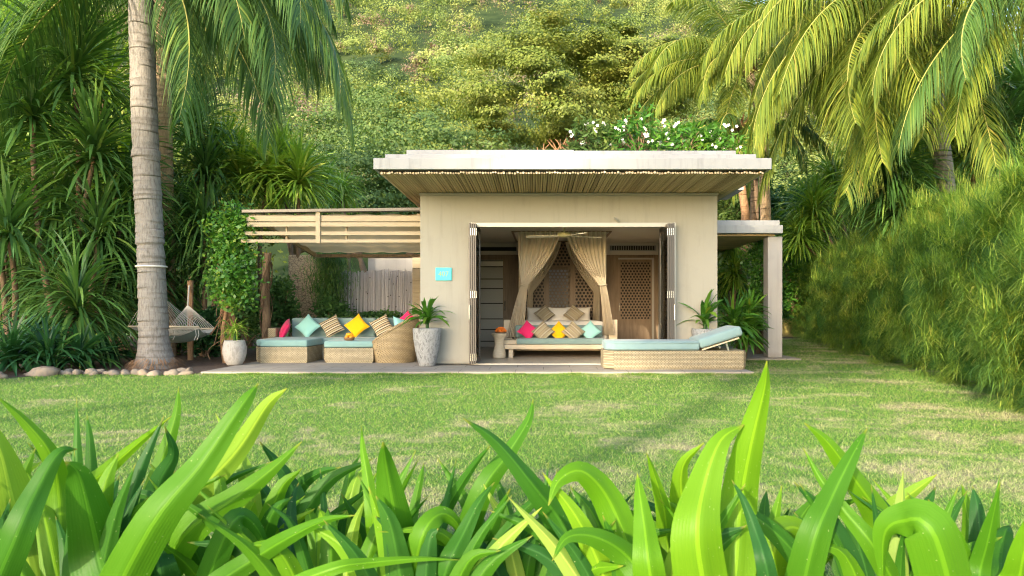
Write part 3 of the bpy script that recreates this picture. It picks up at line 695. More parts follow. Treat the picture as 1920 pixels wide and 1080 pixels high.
m = MB(); m.box(PX(966, 14.2), PX(1130, 14.2), 14.22, 14.37, .45, .71, .035, 3, None); m.build('back_cushion', MT['teal_grey'], sf, True)
for q in (952, 1150): MB().box(PX(q, 14.33) - .09, PX(q, 14.33) + .09, 14.38, 14.42, .34, .82, .005).build('slat_back', MT['palewood'], sf)
yc = 14.0
for (q, py, w, sp, mat, lab, rz) in ((990, 620, .33, 40, 'pink', 'magenta pink cushion on the bench sofa inside the villa', .1), (1018, 622, .36, 45, 'stripe', 'striped cushion between the pink and yellow ones on the bench sofa', -.1),
        (1048, 622, .34, 45, 'yellow', 'bright yellow cushion in the middle of the bench sofa inside', 0), (1075, 622, .36, -45, 'stripe', 'striped cushion between the yellow and aqua ones on the bench sofa', .1), (1106, 621, .34, 48, 'aqua', 'pale aqua cushion at the right end of the bench sofa', -.1)):
    pillow('cushion', lab, P(q, py, yc - (.08 if mat == 'stripe' else 0)), w, .13, (R(20), R(sp), rz), MT[mat], 'cushions along the bench sofa')
# twisted stool and flowers
c = P(936, 672, 13.55); c.z = FL + .013
m = MB(); m.lathe(c, [(.11, 0), (.125, .02), (.115, .12), (.08, .28), (.1, .4), (.15, .46), (.155, .485), (.14, .49)], 36, lambda r, z, a: (r * (1 + .12 * math.sin(2 * a + z * 7)), z))
tag(m.build('stool', MT['palewood'], None, True), 'twisted pale wood stool table beside the bench sofa', 'stool')
fl = thing('flower_tray', 'tray of orange flowers on the twisted wooden stool', 'flowers', (c.x + .03, c.y, c.z + .49))
MB().lathe((c.x + .03, c.y, c.z + .492), [(.09, 0), (.12, .015), (.12, .03), (.1, .028)], 20).build('tray', MT['basket'], fl, True)
m = MB(); m.lathe((c.x + .03, c.y, c.z + .522), [(.1, 0), (.105, .03), (.08, .06), (.04, .085), (.01, .09)], 26, lambda r, z, a: (r * (1 + .22 * math.sin(7 * a + z * 90)), z + .012 * math.sin(5 * a + r * 60))); m.build('petals', MT['orangefl'], fl)
# ceiling fan
fc = P(1058, 438, 13.0)
fan = thing('ceiling_fan', 'white three-blade ceiling fan with olive hub above the bed', 'fan', fc)
m = MB(); m.lathe(fc, [(.02, .03), (.1, .02), (.13, -.02), (.12, -.05), (.06, -.07), (.02, -.075)], 24); m.build('motor', MT['fanhub'], fan, True)
MB().tube([fc + Vector((0, 0, .02)), (fc.x, fc.y, 2.718)], .018, 8).build('rod', MT['fanhub'], fan)
for ang in (178, 10, -62):
    d = Vector((math.cos(R(ang)), math.sin(R(ang)), 0)); s_ = Vector((-d.y, d.x, .18))
    m = MB(); m.bar(fc + d * .1 - Vector((0, 0, .045)), fc + d * .72 - Vector((0, 0, .06)), .125, .01, up=(s_.cross(d) * -1)); m.build('blade', MT['fanwhite'], fan)

# ------------------------------------------------------------------ right canopy
cn = thing('side_canopy', 'low concrete canopy with plastered pillar on the right of the villa', 'canopy', (4.9, 14.3, 0))
x1 = PX(1468, 14.0)
m = MB(); m.box(XR + .003, x1, 14.0, 18.5, PZ(437, 14.0), PZ(422, 14.0), .005); cs = m.build('slab', MT['roofpaint'], cn)
MB().box(XR + .003, PX(1462, 14.1), 14.1, 18.3, PZ(422, 14.0) + .002, PZ(413, 14.1), .005).build('slab_step', MT['roofpaint'], cs)
nb = NB(); y = 14.15
while y < 18.4:
    r = rng.uniform(.016, .022); y += r; ntube(nb, [(XR + .01, y, PZ(437, 14) - .022), (x1 - .12, y, PZ(437, 14) - .022)], r, 6, rng.random()); y += r
nb.build('bamboo_soffit', MT['bamboo'], cn, True)
px0, px1 = PX(1440, 14.2), PX(1467, 14.2)
MB().box(px0, px1, 14.2, 14.5, .036, PZ(437, 14.0) - .05, .008).build('pillar', MT['pillar'], cn)
MB().box(PX(1405, 17.9), PX(1420, 17.9), 17.9, 18.1, .036, PZ(437, 14.0) - .05, .008).build('pillar', MT['pillar'], cn)

# ------------------------------------------------------------------ pergola on the left
YP = 12.35; pg = thing('pergola', 'cream slatted pergola with beige awning over the outdoor sofas', 'pergola', (-3.9, 13.5, 0))
xr = XL - .004
for k, (q0, y0, y1, th) in enumerate(((462, 404, 415, .03), (464, 417, 425, .06), (458, 434, 441, .06), (452, 449, 455, .06))):
    MB().box(PX(q0, YP), xr, YP - (k % 2) * .01, YP + th, PZ(y1, YP), PZ(y0, YP), .003).build('slat', MT['paleslat'], pg)
m = MB(); m.box(PX(593, YP), PX(601, YP), YP - .035, YP - .012, PZ(456, YP), PZ(395, YP)); m.build('strut', MT['paleslat'], pg)
for q in (541, 652): MB().box(PX(q, 12.6), PX(q + 3, 12.6), 12.45, 12.5, PZ(450, 12.6), PZ(426, 12.6)).build('bracket', MT['paleslat'], pg)
m = MB(); m.bar((PX(462, YP) - .05, YP, PZ(397, YP)), (xr, YP, PZ(393, YP)), .16, .05); m.build('awning_box', MT['frame'], pg)
m = MB(); zf = PZ(398, YP)
def awn(u, v):
    x = PX(458, YP) + (xr - PX(458, YP)) * u; y = YP + .12 + 3.4 * v
    z = zf - .02 - (.42) * v - .045 * math.sin(v * math.pi * 5) ** 2 + .012 * math.sin(u * 40 + v * 6)
    return Vector((x, y, z))
m.grid(awn, 60, 36); m.build('awning_cloth', MT['awning'], pg, True)
for q in (0, 1):
    x = (PX(470, YP), xr - .08)[q]; m = MB(); m.bar((x, YP + .1, zf - .06), (x, YP + 3.5, zf - .5), .06, .1); m.build('rafter', MT['paleslat'], pg)
MB().box(PX(470, YP), xr, YP + 3.55, YP + 3.63, 2.25, 2.32).build('rear_beam', MT['wood'], pg)
# rustic post
m = MB(); m.tube([P(497, 680, 14.3) * 1 + Vector((0, 0, -.1)), P(500, 600, 14.3), P(497, 540, 14.3), P(502, 474, 14.3)], [.1, .085, .09, .08], 10); po = m.build('post', MT['bark'], pg, True)
nb = NB()
for k in range(7):
    ph = rng.random() * 6; pts_ = [np.array(P(499, 680 - s * 190, 14.3)) + np.array([.12 * math.cos(ph + s * 7), .12 * math.sin(ph + s * 7), 0]) for s in np.linspace(0, 1, 26)]; ntube(nb, pts_, .008, 5, .5)
nb.build('vine_stems', MT['bark'], po)

# walls behind the pergola
nb = NB(); ne = NB(); x = PX(604, 16.8); xe = PX(773, 16.8)
while x < xe:
    r = rng.uniform(.014, .024); x += r; ntube(nb, [(x, 16.8, 0.02), (x + rng.normal() * .008, 16.8, 1.0), (x + rng.normal() * .008, 16.8, 1.98 + rng.normal() * .02)], r, 6, rng.random())
    if rng.random() < .35:
        z = rng.uniform(.9, 1.9); ntube(nb, [(x, 16.8 - r - .002, z - .015), (x, 16.8 - r - .002, z + .015)], .011, 5, -1.0)
    x += r * .85
bf = thing('bamboo_fence', 'weathered grey bamboo pole fence behind the outdoor sofa', 'fence', ((PX(604, 16.8) + xe) / 2, 16.8, 0))
nb.build('bamboo_poles', MT['bamboo_grey'], bf, True)
m = MB(); m.box(PX(690, 17.2), XL - .01, 17.2, 17.4, 0, PZ(483, 17.2)); wl = m.build('garden_wall', MT['pillar'], None); tag(wl, 'pale rendered wall showing above the grey bamboo fence', 'wall')
MB().box(PX(688, 17.2), XL - .01, 17.15, 17.45, PZ(483, 17.2) + .002, PZ(483, 17.2) + .05).build('coping', MT['roofpaint'], wl)
MB().box(-.9, 1.6, 19.3, 19.5, 0, 2.3).build('added_pale_wall', MT['roofpaint']); tag(bpy.data.objects['added_pale_wall'], 'pale wall added to brighten the view through the carved bed screen', 'wall')  # added pale surface that brightens the opening behind the carved screen
m = MB(); z = 0.0; k = 0
while z < 2.05: m.box(xe + .02, XL - .006, 16.7 + .004 * (k % 2), 17.0, z, z + .285, .008); z += .29; k += 1
tag(m.build('block_column', MT['paleslat'], None), 'narrow tan block column between bamboo fence and villa', 'column')
m = MB(); m.box(PX(540, 17.0), PX(603, 17.0), 17.0, 17.4, 0, PZ(478, 17.0), .03); tag(m.build('stone_wall', MT['stonewall'], None), 'rough tan stone wall left of the grey bamboo fence', 'wall')

# ------------------------------------------------------------------ outdoor seating
ch = thing('chaise_sofa', 'wicker chaise with chamfered ends and teal pad at left of patio', 'sofa', (-4.75, 12.8, .05))
def octo(x0, x1, y0, y1, c): return [(x0 + c, y0), (x1 - c, y0), (x1, y0 + c * 1.3), (x1, y1), (x0, y1), (x0, y0 + c)]
yc0 = 12.55; a0, a1 = PX(478, yc0), PX(576, yc0) ; a2 = PX(601, 13.4)
pts_ = [(a0 + .1, yc0), (a1, yc0), (a2 + .02, 13.35), (a2 + .02, 14.1), (a0 - .15, 14.1), (a0 - .08, yc0 + .25)]
def shrink(p, k):
    cx = sum(q[0] for q in p) / len(p); cy = sum(q[1] for q in p) / len(p); return [(cx + (x - cx) * k, cy + (y - cy) * k) for x, y in p]
m = MB(); m.slab(shrink(pts_, 1.0), .1, .345); m.slab(shrink(pts_, .975), .055, .098); m.build('wicker_base', MT['wicker'], ch)
m = MB(); m.slab(shrink(pts_, 1.0), .349, .475); bmesh.ops.bevel(m.bm, geom=list(m.bm.edges), offset=.03, segments=3, affect='EDGES', profile=.5); m.build('seat_pad', MT['teal'], ch, True)
MB().box(PX(512, 14.2), PX(528, 14.2), 13.9, 14.25, .3, PZ(614, 14.2), .03).build('wicker_arm', MT['wicker'], ch)
co = thing('corner_sofa', 'long wicker sofa with grey teal back cushions under pergola', 'sofa', (-3.6, 13.9, .05))
y0 = 13.45; MB().box(PX(601, y0), PX(768, y0), y0, 14.35, .055, .34, .02).build('wicker_base', MT['wicker'], co)
MB().box(PX(601, y0), PX(768, y0), y0 + .01, 14.2, .343, .47, .03, 3).build('seat_pad', MT['teal_grey'], co, True)
for (q0, q1) in ((546, 614), (616, 703), (705, 768)):
    MB().box(PX(q0, 14.2), PX(q1, 14.2), 14.2, 14.38, .42, PZ(596, 14.2), .045, 3, Matrix.Translation((0, 0, 0))).build('back_cushion', MT['teal_grey'], co, True)
MB().box(PX(546, 14.3), PX(768, 14.3), 14.39, 14.46, .055, .74, .02).build('wicker_back', MT['wicker'], co)
ot = thing('ottoman', 'square wicker ottoman with teal pad holding the orange bowl', 'ottoman', (-3.6, 12.9, .05))
oy = 12.6; o0, o1 = PX(604, oy), PX(700, oy)
m = MB(); m.slab([(o0 + .07, oy), (o1, oy), (o1, 13.4), (o0, 13.4), (o0, oy + .1)], .095, .325); m.slab([(o0 + .09, oy + .02), (o1 - .02, oy + .02), (o1 - .02, 13.38), (o0 + .02, 13.38), (o0 + .02, oy + .11)], .055, .093); m.build('wicker_base', MT['wicker'], ot)
MB().box(o0 + .02, o1 - .01, oy + .02, 13.39, .33, .455, .035, 3).build('seat_pad', MT['teal'], ot, True)
# tub chair: sloping wicker shell
tc = thing('tub_chair', 'rounded wicker tub chair with high sloping back, seen from its side', 'chair', (PX(731, 12.5), 12.75, .05))
cx, cy = PX(731, 12.45), 12.85; rx = PX(776, 12.4) - cx
def tub(r0, zlo, off):
    def fn(u, v):
        a = 2 * math.pi * u; h = PZ(594, 12.5) if True else 0
        top = .36 + (.90 - .36) * ((.5 + .5 * math.cos(a)) ** .85)
        z = zlo + (top - zlo) * v; fl_ = r0 * (.80 + .2 * math.sin(min(1, (z - .02) / .42) * math.pi / 2)) + .03 * max(0, z - .45)
        return Vector((cx + fl_ * math.cos(a), cy + fl_ * .88 * math.sin(a), z))
    return fn
m = MB(); m.grid(tub(rx * .98, .055, 0), 56, 14); m.grid(tub(rx * .9, .12, 0), 56, 14)
sh = m.build('wicker_shell', MT['wicker_dk'], tc, True)
rim = [tub(rx * .94, .055, 0)(k / 56, 1.0) for k in range(57)]
MB().tube(rim, .03, 8, False).build('rim', MT['wicker_dk'], tc, True)
m = MB(); m.lathe((cx - .05, cy, .35), [(.05, 0), (rx * .74, .0), (rx * .78, .05), (rx * .72, .11), (.05, .13)], 30); m.build('seat_pad', MT['teal'], tc, True)
pillow('cushion', 'pale teal cushion inside the wicker tub chair', (cx + .14, cy + .05, .68), .42, .15, (R(25), R(15), R(60)), MT['aqua'])
yq = 13.98
for (q, py, w, sp, mat, lab, rz, lean) in ((534, 618, .40, 20, 'pink', 'magenta cushion at the left end of the outdoor sofa', -1.05, 25), (577, 612, .39, 42, 'aqua', 'pale aqua cushion standing on its corner on the outdoor sofa', 0, 18),
        (622, 612, .39, 60, 'stripe', 'striped cushion left of the yellow one on the outdoor sofa', .15, 20), (669, 611, .38, 48, 'yellow', 'bright yellow cushion on the outdoor sofa under the pergola', 0, 20),
        (716, 611, .39, 60, 'stripe', 'striped cushion right of the yellow one, beside the tub chair', .1, 20)):
    pillow('cushion', lab, P(q, py, yq), w, .14, (R(lean), R(sp), rz), MT[mat], 'cushions along the outdoor sofa')
pillow('cushion', 'small red cushion behind the tub chair and the potted plant', P(764, 598, 14.05), .26, .1, (R(15), R(45), 0), MT['pink'])
# orange bowl
bc = P(655, 640, 12.75); bc.z = .456
bw = thing('fruit_bowl', 'brown basket bowl heaped with oranges on the ottoman', 'bowl', bc)
MB().lathe(bc, [(.06, 0), (.085, .01), (.1, .06), (.092, .062), (.07, .02), (.02, .018)], 24).build('bowl', MT['basket'], bw, True)
for (dx, dy, dz) in ((-.045, -.02, .065), (.04, -.03, .065), (0, .04, .065), (0, -.01, .115), (-.05, .04, .07), (.055, .03, .07), (.03, .01, .11), (-.035, .01, .105)):
    m = MB(); bmesh.ops.create_uvsphere(m.bm, u_segments=14, v_segments=10, radius=.034, matrix=Matrix.Translation(bc + Vector((dx, dy, dz)))); m.build('orange', MT['orange'], bw, True)
# sun lounger
lg = thing('sun_lounger', 'wicker sun lounger with teal mattress and raised backrest on patio edge', 'sun lounger', (2.1, 11.6, .05))
ly0, ly1 = 11.2, 12.05; l0, l1 = PX(1133, ly0), PX(1400, ly0); lt = PZ(658, ly0); c = .15
oc = lambda g, s: [(l0 + g + c, ly0 + g), (l1 - g - .05, ly0 + g), (l1 - g, ly0 + g + .05), (l1 - g, ly1 - g - .05), (l1 - g - .05, ly1 - g), (l0 + g + c, ly1 - g), (l0 + g, ly1 - g - c), (l0 + g, ly0 + g + c)]
m = MB(); m.slab(oc(.0, 1), .09, lt); m.slab(oc(.012, 1), .055, .088); m.build('wicker_base', MT['wicker'], lg)
xb = PX(1313, ly0)
pt = [(l0 + .02 + c, ly0 + .02), (xb, ly0 + .02), (xb, ly1 - .02), (l0 + .02 + c, ly1 - .02), (l0 + .02, ly1 - c), (l0 + .02, ly0 + c)]
m = MB(); m.slab(pt, lt + .004, PZ(640, ly0)); bmesh.ops.bevel(m.bm, geom=list(m.bm.edges), offset=.035, segments=3, affect='EDGES', profile=.5); mt_ = m.build('mattress', MT['tealblue'], lg, True)
m = MB()
for zz in (lt + .03, PZ(640, ly0) - .028):
    m.tube([(l0 + .02, ly0 + c, zz), (l0 + .02 + c, ly0 + .017, zz), (xb - .02, ly0 + .017, zz)], .007, 6)
m.build('piping', MT['tealblue'], mt_, True)
ang = R(18); M_ = Matrix.Translation((xb + .02, 0, lt + .03)) @ Matrix.Rotation(-ang, 4, 'Y')
m = MB(); m.box(0, .74, ly0 + .02, ly1 - .02, 0, .165, .045, 3, M_); bkm = m.build('back_mattress', MT['tealblue'], lg, True)
m = MB(); m.box(.02, .66, ly0 + .06, ly1 - .06, -.035, -.012, 0, 2, M_); m.build('back_board', MT['palewood'], lg)
m = MB(); m.bar((xb + .5, ly0 + .15, lt), M_ @ Vector((.45, ly0 + .15, -.03)), .03); m.bar((xb + .5, ly1 - .15, lt), M_ @ Vector((.45, ly1 - .15, -.03)), .03); m.build('back_prop', MT['steel'], lg)

# ------------------------------------------------------------------ plants: builders
def rosette(nb, c, r, n=90, width=.035, up=.55, droop=1.3, nseg=5, fold=0.0, low=-.35):
    th = rng.random(n) * 2 * np.pi; z = rng.uniform(low, 1, n) ** 1 ; z = np.where(z > 0, z ** .8, z); rr = np.sqrt(np.clip(1 - z ** 2, .02, 1))
    d = np.stack([np.cos(th) * rr, np.sin(th) * rr, z + .25], 1); base = np.asarray(c)[None] + rng.normal(size=(n, 3)) * .02 * np.array([1, 1, 2.2]) + np.array([0, 0, 1]) * (z * r * .1)[:, None]
    L = r * rng.uniform(.75, 1.15, n); dr = droop * rng.uniform(.5, 1.4, n)
    tw = rng.normal(size=n) * .5
    strips(nb, base, d, L, width * rng.uniform(.8, 1.2, n), dr, nseg, None, lambda t: np.where(t < .75, .75 + .25 * np.sin(t * 4), (1 - t) * 3.8 + .03), fold, np.clip(rng.normal(.45, .22, n), 0, 1), tw)
def strap_tree(label, base, heads, mat='drac', stem=.05, width=.04, n=95, group=None, droop=1.3, name='dracaena', bark='bark', sway=.25):
    """heads: (x,y,z,radius) leaf rosettes, each on a bare stem from the base"""
    t = thing(name, label, 'plant', base, group)
    ns = NB()
    for (x, y, z, r) in heads:
        nb = NB(); rosette(nb, (x, y, z), r * 1.2, int(n * 2.3), width, droop=droop, low=-.6); nb.build('leaf_head', MT[mat], t)
        s = np.linspace(0, 1, 8)[:, None]; b = np.array(base); e = np.array([x, y, z]); mid = (b + e) / 2 + np.array([rng.normal() * sway, rng.normal() * sway * .5, 0])
        ntube(ns, (1 - s) ** 2 * b + 2 * s * (1 - s) * mid + s ** 2 * e, np.linspace(stem * 1.3, stem * .8, 8), 7, .3)
    ns.build('stem', MT[bark], t); return t
def trunk_mesh(nb, pts, r0, r1, ring=.11, flare=.0, n=20):
    pts = np.asarray(pts, float); seg = np.linalg.norm(np.diff(pts, axis=0), axis=1); L = np.concatenate([[0], np.cumsum(seg)]); T = L[-1]
    K = int(T / .022); s = np.linspace(0, T, K); C = np.stack([np.interp(s, L, pts[:, k]) for k in range(3)], 1)
    for _ in range(12): C[1:-1] = (C[:-2] + C[2:] + C[1:-1] * 2) / 4
    edges = [0]
    while edges[-1] < T: edges.append(edges[-1] + ring * rng.uniform(.6, 1.4))
    edges = np.array(edges); k = np.searchsorted(edges, s, side='right') - 1; f = (s - edges[k]) / np.diff(np.append(edges, edges[-1] + ring))[np.minimum(k, len(edges) - 1)]
    base = r0 + (r1 - r0) * (s / T) ** .8 + flare * np.exp(-s / .28); th = np.arange(n) * 2 * np.pi / n
    jit = rng.normal(size=len(edges) + 1) * .02; ang = rng.random(len(edges) + 1) * 6
    fa = np.clip(f[:, None] + .22 * np.sin(th[None] + ang[k][:, None]), 0, 1)
    rad = base[:, None] * (1 + jit[k][:, None] + .045 * (1 - fa) ** 2 - .02) + rng.normal(size=(K, n)) * .0018
    V = C[:, None] + np.stack([np.cos(th)[None] * rad, np.sin(th)[None] * rad, np.zeros((K, n))], -1) + np.array([0, 0, 1]) * (.02 * np.sin(th[None] + ang[k][:, None]))[..., None]
    i = np.arange(K - 1)[:, None] * n; kk = np.arange(n)[None]; k2 = (kk + 1) % n
    var = np.clip(1 - np.abs(fa - .06) * 9, 0, 1) * .9
    nb.add(V.reshape(-1, 3), np.stack([i + kk, i + k2, i + n + k2, i + n + kk], -1).reshape(-1, 4), var.reshape(-1), np.zeros((K * n, 2)))
def frond(parent, c, az, el, L, droop, hang, mat, n=95, lw=.035, ll=.62, vmean=.5, rr=.022):
    """one palm frond: a bending rib with two rows of hanging leaflets"""
    S = 26; s = np.linspace(0, 1, S); ang = el - droop * s ** 1.25; h = np.cumsum(np.cos(ang)) * L / S; z = np.cumsum(np.sin(ang)) * L / S
    H = np.array([math.cos(az), math.sin(az), 0]); sidev = np.array([-H[1], H[0], 0]); sb = rng.normal() * .12
    C = np.asarray(c)[None] + H[None] * h[:, None] + np.array([0, 0, 1])[None] * z[:, None] + sidev[None] * (sb * L * s ** 2)[:, None]
    rib = NB(); ntube(rib, C, np.linspace(rr, .004, S), 5)
    T = nrm(np.gradient(C, axis=0)); nb = NB()
    u = np.linspace(.14, .995, n)
    for sg in (-1, 1):
        uu = np.clip(u + rng.normal(size=n) * .003, 0, .999); B = np.stack([np.interp(uu, s, C[:, k]) for k in range(3)], 1); Tt = nrm(np.stack([np.interp(uu, s, T[:, k]) for k in range(3)], 1))
        upv = np.cross(sidev, Tt) * -1
        upv = np.where(upv[:, 2:3] < 0, -upv, upv)
        fw = .25 + .75 * uu; D = sidev * sg * (1.0 - .35 * hang) + Tt * fw[:, None] * .8 + upv * (.25 * (1 - hang)) + np.array([0, 0, -1]) * hang * .6 + rng.normal(size=(n, 3)) * .06
        ln = L * .235 * ll / .62 * np.sin(np.pi * np.clip(.12 + uu * .8, 0, 1)) ** .75 * rng.uniform(.88, 1.08, n)
        dr = (.5 + 2.6 * hang) * rng.uniform(.7, 1.35, n)
        strips(nb, B, D, ln, lw * rng.uniform(.8, 1.15, n), dr, 4, Tt, lambda t: np.where(t < .5, .8 + .3 * t, (1 - t) * 1.8 + .05), 0, np.clip(rng.normal(vmean, .17, n), 0, 1), rng.normal(size=n) * .4)
    f = nb.build('frond', MT[mat], parent); rib.build('rib', MT['rachis'], f); return f
def palm(label, pts, r0, r1, fr, mat='frond_dk', bark='palmbark', flare=0, group=None, n=95, lw=.035, coc=True, ll=.62, ring=.11):
    t = thing('palm_tree', label, 'palm tree', pts[0], group); nb = NB(); trunk_mesh(nb, pts, r0, r1, ring, flare); nb.build('trunk', MT[bark], t, True)
    c = np.array(pts[-1])
    for f in fr:
        az, el, L, dr, hg = f[:5]; hg = hg * rng.uniform(.5, 1.05); L = L * rng.uniform(.9, 1.08); frond(t, c + np.array([0, 0, .05]), R(az), R(el), L, R(dr), hg, f[5] if len(f) > 5 else mat, n, lw, ll)
    nb = NB(); M = 60; th = rng.random(M) * 6.28; strips(nb, c + np.zeros((M, 3)) - np.array([0, 0, .25]), np.stack([np.cos(th) * .5, np.sin(th) * .5, rng.uniform(.2, 1, M)], 1), rng.uniform(.3, .8, M), .09, .6, 3); nb.build('leaf_sheath', MT['bark_red'], t)
    return t
def leafy_tree(label, base, H, crown, levels=4, seed=1, leaf=.1, nl=16000, mat='tree_green', bark='bark', r0=.16, lean=(0, 0), flat=.28, group=None, fork=.3, name='tree', cat='tree', cl=.9, bare=-2):
    """trunk and limbs split towards points spread through the crown; leaves gather in flattened sprays at the twig ends"""
    g = np.random.default_rng(seed); t = thing(name, label, cat, base, group); b = np.array(base, float)
    cx, cy, cz, rx, ry, rz = crown
    nbt = NB(); tips = []
    def grow(p, d, L, r, lv):
        K = 6; pts = [p]; dd = d
        for k in range(K):
            dd = nrm(dd + g.normal(size=3) * .13 + np.array([0, 0, .03])); pts.append(pts[-1] + dd * L / K)
        ntube(nbt, pts, np.linspace(r, r * .62, K + 1), 6 if lv < 3 else 4, .2)
        e = pts[-1]
        if lv >= levels: tips.append(e); tips.append(pts[-3]); return
        for k in range(3 if lv else 5):
            tgt = np.array([cx, cy, cz]) + nrm(g.normal(size=3)) * np.array([rx, ry, rz]) * g.uniform(.5, 1.0); to = tgt - e
            dn = nrm(nrm(to) + dd * .25 + g.normal(size=3) * .3); grow(e, dn, min(np.linalg.norm(to) * .5, L * .9) * g.uniform(.7, 1.1), r * .6, lv + 1)
    top = b + np.array([lean[0], lean[1], H * fork]); ntube(nbt, [b - [0, 0, .1], (b + top) / 2 + g.normal(size=3) * .06, top], [r0 * 1.25, r0, r0 * .9], 9, .2)
    grow(top, nrm(np.array([cx, cy, cz]) - top), H * .16, r0 * .85, 0)
    nbt.build('trunk', MT[bark], t)
    tp = np.array(tips); q = (tp - np.array([cx, cy, cz])) / np.array([rx, ry, rz]); tp = tp[np.linalg.norm(q, axis=1) < 1.35]
    ex = nrm(g.normal(size=(max(50, len(tp) // 3), 3))) * np.array([rx, ry, rz]) * g.uniform(.55, 1.0, (max(50, len(tp) // 3), 1)) + np.array([cx, cy, cz]); tp = np.concatenate([tp, ex]); tp = tp[tp[:, 2] > cz + bare * rz]
    w = g.integers(0, len(tp), nl); cv = g.random(len(tp)) * .5 - .25
    sz = cl * .42 * (.6 + .8 * g.random(len(tp))); off = g.normal(size=(nl, 3)) * np.array([1, 1, flat]) * sz[w][:, None]
    nb = NB(); cards(nb, tp[w] + off, leaf, np.clip(.5 + cv[w] + g.normal(size=nl) * .09, 0, 1), .3, .55, nrm(off * np.array([1, 1, 2.2])) * 1.0 + nrm(tp - np.array([cx, cy, cz]))[w] * .5, .5); nb.build('crown', MT[mat], t)
    return t
def shrub(label, c, rad, nl, leaf, mat='tree_green', name='shrub', group=None, clumps=26, flowers=0, aspect=.5):
    t = thing(name, label, 'shrub', (c[0], c[1], max(0, c[2] - rad[2])), group); c = np.array(c, float); rad = np.array(rad)
    cc = nrm(rng.normal(size=(clumps, 3))) * rad * rng.uniform(.45, .95, (clumps, 1)) + c; nb = NB(); w = rng.integers(0, clumps, nl)
    cards(nb, cc[w] + rng.normal(size=(nl, 3)) * rad * .22, leaf, np.clip(.45 + (rng.random(clumps) * .5 - .25)[w] + rng.normal(size=nl) * .12, 0, 1), .4, aspect); nb.build('foliage', MT[mat], t)
    nb = NB()
    for k in range(clumps): s = np.linspace(0, 1, 5)[:, None]; b = c - np.array([0, 0, rad[2]]); ntube(nb, b * (1 - s) + cc[k] * s + np.array([0, 0, .1]) * np.sin(s * 3.14), np.linspace(.02, .006, 5), 4)
    nb.build('branches', MT['bark'], t)
    for k in range(flowers):
        d = nrm(rng.normal(size=3)); d[1] = -abs(d[1]) * .8; p = c + d * rad * rng.uniform(.8, 1.05); p[2] = max(p[2], c[2] - rad[2] * .3); nb = NB()
        for h in range(rng.integers(2, 5)):
            a = np.arange(5) * 1.2566 + h; q = p + rng.normal(size=3) * .04
            D = np.stack([np.cos(a), -.5 * np.ones(5), np.sin(a)], 1); strips(nb, np.repeat(q[None], 5, 0), D, .042, .03, 0, 2, np.stack([-np.sin(a), np.zeros(5), np.cos(a)], 1))
        nb.build('blossom', MT['flower'], t)
    return t
exec_veg = True

# ------------------------------------------------------------------ potted plants
def pot_plant(px, pbot, ptop, pyr, Yp, lab, potmat, plab, rr, n, wd, dr, prof, z0=.05):
    c = Vector((PX(px, Yp), Yp, z0)); top = PZ(ptop, Yp) - z0
    pt_ = MB().lathe(c, [(pyr * r, top * z) for r, z in prof], 40).build('planter', MT[potmat], None, True); tag(pt_, plab, 'planter')
    MBs = MB().lathe((c.x, c.y, z0 + top * .93), [(.01, 0), (pyr * .8, 0), (pyr * .8, .005), (.01, .006)], 24).build('soil', MT['soil'], pt_)
    t = thing('potted_plant', lab, 'plant', (c.x, c.y, z0 + top * .93))
    nb = NB(); cc = np.array([c.x, c.y, z0 + top + .02]); rosette(nb, cc + [0, 0, .08], rr, n, wd, droop=dr, nseg=8, fold=.25, low=.1)
    nb.build('leaves', MT['drac_yl'] if 'fern' in lab else MT['ivy'], t); ns = NB(); ntube(ns, [(c.x, c.y, z0 + top * .9), (c.x, c.y, z0 + top + .14)], .03, 7); ns.build('stem', MT['ivy'], t)
P1 = [(.5, 0), (.56, .02), (.66, .15), (.82, .4), (.95, .7), (1, .93), (.98, 1), (.88, 1), (.86, .93), (.1, .92)]
P2 = [(.55, 0), (.62, .02), (.85, .2), (1, .48), (1, .7), (.9, .92), (.84, 1), (.74, 1), (.74, .93), (.1, .92)]
pot_plant(801, 684, 615, .25, 12.0-.08, 'broad-leaved green plant growing in the tall grey stone pot', 'pot_grey', 'tall weathered grey stone pot beside the left doorway wall', .5, 46, .06, 1.5, P1)
pot_plant(440, 685, 638, .2, 12.15, 'spidery fern-like plant growing in the small white pot', 'pot_white', 'small white rounded stone pot at the left end of the patio', .36, 70, .022, 1.9, P2)
pot_plant(1322, 640, 616, .24, 12.02 + .1, 'arching broad-leaved plant in the pot behind the sun lounger', 'pot_grey', 'grey stone pot half hidden behind the sun lounger', .55, 42, .065, 1.6, P1)

# ------------------------------------------------------------------ left garden
FR = lambda *a: a
palm('tall leaning grey palm with white rope band, in front of the left garden', [tuple(P(293, 690, 12.1))[:2] + (0.0,), P(289, 640, 12.1), P(284, 500, 12.1), P(272, 250, 12.1), P(264, 0, 12.1), P(262, -90, 12.1)], .236, .2,
     [FR(0, 5, 5.0, 95, .75), FR(-18, -5, 5.2, 85, .8), FR(-42, 10, 4.8, 105, .7), FR(22, 12, 4.6, 100, .8), FR(-70, 20, 4.2, 110, .6), FR(200, 10, 4.4, 95, .7), FR(165, 0, 4.6, 90, .8), FR(235, 5, 4.4, 100, .7), FR(60, 20, 4.2, 100, .6), FR(120, 20, 4.2, 100, .6), FR(-8, 28, 4.8, 105, .7), FR(8, -22, 4.0, 62, .85),
      FR(270, 45, 4, 100, .5), FR(90, 50, 4, 100, .5), FR(30, 60, 4, 90, .4), FR(-25, 20, 5.2, 108, .8), FR(-12, -32, 4.6, 52, .9), FR(14, 0, 5.0, 86, .85), FR(-35, -30, 4.4, 50, .9), FR(180, -25, 4.2, 60, .85)], flare=.13, n=120, lw=.026, ll=.8)
tk = NB()
